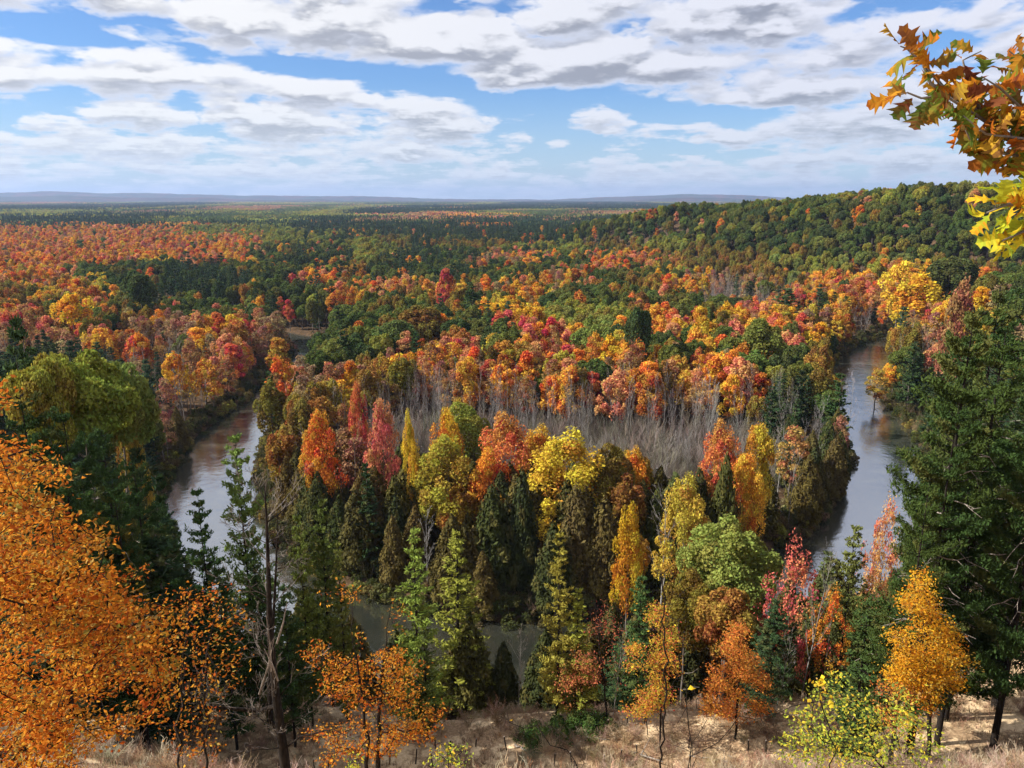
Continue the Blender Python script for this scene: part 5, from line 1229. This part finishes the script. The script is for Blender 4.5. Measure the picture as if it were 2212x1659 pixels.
def fallen():
    for k, (a, b, r, lb, cat, nm) in enumerate([(z3(390, 1484), z3(590, 1506), .09, 'pale straight log lying behind the juniper bush', 'log', 'fallen_log'), (z3(700, 1570), z3(900, 1656), .10, 'grey forked trunk fallen across the sand, one end raised', 'log', 'fallen_log'), (z3(1050, 1596), z3(1400, 1658), .07, 'long bleached pole on the sand under the arching stem', 'pole', 'fallen_pole'), (z3(1280, 1596), z3(1420, 1646), .05, 'short bleached pole crossing the long one', 'pole', 'fallen_pole'), (z3(120, 1582), z3(290, 1568), .08, 'weathered plank like log beside the bare sand patch', 'log', 'fallen_log'), (z3(40, 1534), z3(110, 1580), .10, 'dark stump end of driftwood left of the juniper bush', 'log', 'fallen_log')]):
        A, B_ = base_at(*a), base_at(*b); A[2] += r * 1.0; B_[2] += r * 1.0 + (.35 if k == 1 else 0); o0 = A.copy(); s = np.linspace(0, 1, 6)[:, None]
        p = A + (B_ - A) * s; p[1:-1] += np.random.default_rng(k).normal(size=(4, 3)) * .06; zz = terrain(p[:, 0], p[:, 1]) + r * .7; p[:, 2] = np.maximum(p[:, 2], zz)
        L = [(p - o0, r * np.linspace(1, .55, 6))]
        if k == 1:
            m = p[2]; L.append((np.array([m, m + np.array([.5, .5, .5]), m + np.array([1.0, 1.2, .8])]) - o0, np.array([.06, .04, .015]))); L.append((np.array([p[3], p[3] + np.array([-.5, .4, .4])]) - o0, np.array([.05, .015])))
        else: L.append((np.array([p[3], p[3] + np.array([.15, .25, .25])]) - o0, np.array([r * .4, .01])))
        g = Geo(); g.add(*tubes(L, 7, True)); o = bpy.data.objects.new(nm, g.mesh(nm, [M['dead']], smooth=True)); COL.objects.link(o); o.location = tuple(o0); tag(o, lb, cat)
def juniper():
    rng = np.random.default_rng(3)
    for k, (x, y, w, h, lb) in enumerate([(z3(440, 1430)[0], z3(440, 1430)[1], 1.7, 1.5, 'tallest clump of green juniper before the dark twiggy tree'), (z3(300, 1460)[0], z3(300, 1460)[1], 1.6, .9, 'low middle clump of green juniper on the terrace'), (z3(150, 1500)[0], z3(150, 1500)[1], 1.5, 1.0, 'green juniper clump at the bent twig end'), (z3(550, 1420)[0], z3(550, 1420)[1], 1.1, .7, 'small juniper clump next to the tallest one')]):
        b = base_at(x, y); n = 2600; u = unit(rng.normal(size=(n, 3))); u[:, 2] = np.abs(u[:, 2]); lob = 1 + .25 * np.sin(np.arctan2(u[:, 1], u[:, 0]) * 4 + k) + .15 * np.sin(u[:, 2] * 9)
        p = u * np.array([w, w, h]) * (lob * rng.uniform(.6, 1.05, n))[:, None]; v, f, i = leaves(rng, p, u + rng.normal(size=u.shape) * .5, .13 * rng.uniform(.6, 1.2, n), .35, u + np.array([0, 0, .5]))
        root = empty('juniper_bush', tuple(b)); tag(root, lb, 'shrub', 'juniper clumps on the terrace'); g = Geo(); g.add(v, f, i, rng.random(n), (lob - .5).clip(0, 1)); child('foliage', g.mesh('juniper', [M['needle']]), root, (.065, .12, .03))
        L = [(np.array([[0, 0, -.2], u[j] * np.array([w, w, h]) * .4, u[j] * np.array([w, w, h]) * .8]), np.array([.04, .025, .008])) for j in range(12)]; g = Geo(); g.add(*tubes(L, 4)); child('stems', g.mesh('juniper_stems', [M['bark_dark']]), root)
def grass():
    rng = np.random.default_rng(12); n = 42000
    x = rng.uniform(-48, 62, n); y = rng.uniform(24, 72, n); ds, _ = poly_dist(x, y, TOE); near = in_poly(x, y, NEAR); dens = vnoise(x, y, 3.2, 21) * .6 + vnoise(x, y, 1.1, 22) * .4
    ok = near & (ds > 15) & (dens > .36 + .12 * (vnoise(x, y, 9, 23) > .55)) ; x, y, dens = x[ok], y[ok], dens[ok]; z = terrain(x, y); n = len(x); bl = 6
    o = np.repeat(np.stack([x, y, z], 1), bl, 0) + np.concatenate([rng.normal(size=(n * bl, 2)) * .10, np.zeros((n * bl, 1))], 1); h = np.repeat(rng.uniform(.14, .55, n), bl)[:, None] * rng.uniform(.6, 1.2, (n * bl, 1)); a = rng.uniform(0, 6.28, n * bl)
    sd_ = np.stack([np.cos(a), np.sin(a), a * 0], 1) * .028; ln = np.stack([rng.normal(size=n * bl), rng.normal(size=n * bl), np.zeros(n * bl)], 1) * .28
    v = np.stack([o - sd_, o + sd_, o + (ln + np.array([0, 0, 1])) * h], 1).reshape(-1, 3); pal = np.array([(.44, .30, .20), (.30, .22, .15), (.52, .40, .26), (.22, .18, .11), (.42, .24, .17)]); ci = np.repeat(rng.integers(5, size=n), bl); col = np.ones((n * bl, 4)); col[:, :3] = pal[ci]
    g = Geo(); g.add(v, np.full(n * bl, 3), np.arange(3 * n * bl), rng.random(n * bl), rng.random(n * bl), col); ob = bpy.data.objects.new('dry_grass', g.mesh('dry_grass', [M['leaf_g']], tint=True)); COL.objects.link(ob); tag(ob, kind='stuff')
stakes(); fallen(); juniper(); grass()
def brush():
    rng = np.random.default_rng(17); src = []
    for i in range(3):
        g = Geo(); r2 = np.random.default_rng(600 + i); L = []
        for k in range(16):
            a = r2.uniform(0, 6.28); d = np.array([math.cos(a) * .8, math.sin(a) * .8, 1.0])
            for p, rr, lv in grow(r2, (r2.normal() * .12, r2.normal() * .12, 0), d, r2.uniform(.5, 1.1), .012, 1, (6,), (40,), .5, .1, .12, .2, 4): L.append((p, np.maximum(rr, .006)))
        g.add(*tubes(L, 3)); src.append(g.mesh('brush', [M['twig_i']]))
    P, Sx, Rt, T, Ix = [], [], [], [], []; pal = [(.36, .27, .18), (.26, .18, .12), (.44, .34, .24), (.30, .18, .11)]
    for i in range(3800):
        x, y = rng.uniform(-45, 62), rng.uniform(30, 66); xa, ya = np.array([x]), np.array([y])
        if not in_poly(xa, ya, NEAR)[0] or poly_dist(xa, ya, TOE)[0][0] < 14: continue
        nv = float(vnoise(xa, ya, 4.5, 51)[0])
        if nv < .42: continue
        k = rng.uniform(.5, 1.3) * (.6 + nv * .7); P.append((x, y, float(terrain(xa, ya)[0]))); Sx.append((k, k, k)); Rt.append(rng.uniform(0, 6.28)); T.append(jitter(pal[int(rng.integers(4))], rng, .2)); Ix.append(int(rng.integers(3)))
    instancer('dry_brush', 'brush', P, src, Sx, Rt, T, Ix)
brush()

# ------------------------------------------------------------------ the air of the valley
def haze():
    x0, x1, y0, y1, z0, z1 = -26000, 26000, -400, 31000, -8.0, 420.0
    v = [(x, y, z) for z in (z0, z1) for y in (y0, y1) for x in (x0, x1)]
    me = mesh_from('haze', v, [4] * 6, [0, 2, 3, 1, 4, 5, 7, 6, 0, 1, 5, 4, 2, 6, 7, 3, 0, 4, 6, 2, 1, 3, 7, 5], []); m = bpy.data.materials.new('air'); m.use_nodes = True; t = m.node_tree; t.nodes.clear()
    p = t.nodes.new('ShaderNodeVolumePrincipled'); p.inputs['Color'].default_value = (.50, .66, 1, 1); p.inputs['Density'].default_value = HAZE_D; p.inputs['Anisotropy'].default_value = 0.2
    o = t.nodes.new('ShaderNodeOutputMaterial'); t.links.new(p.outputs[0], o.inputs['Volume']); me.materials.append(m)
    ob = bpy.data.objects.new('haze', me); COL.objects.link(ob); tag(ob, kind='stuff'); m.cycles.homogeneous_volume = True
HAZE_D = 5.5e-5
haze()
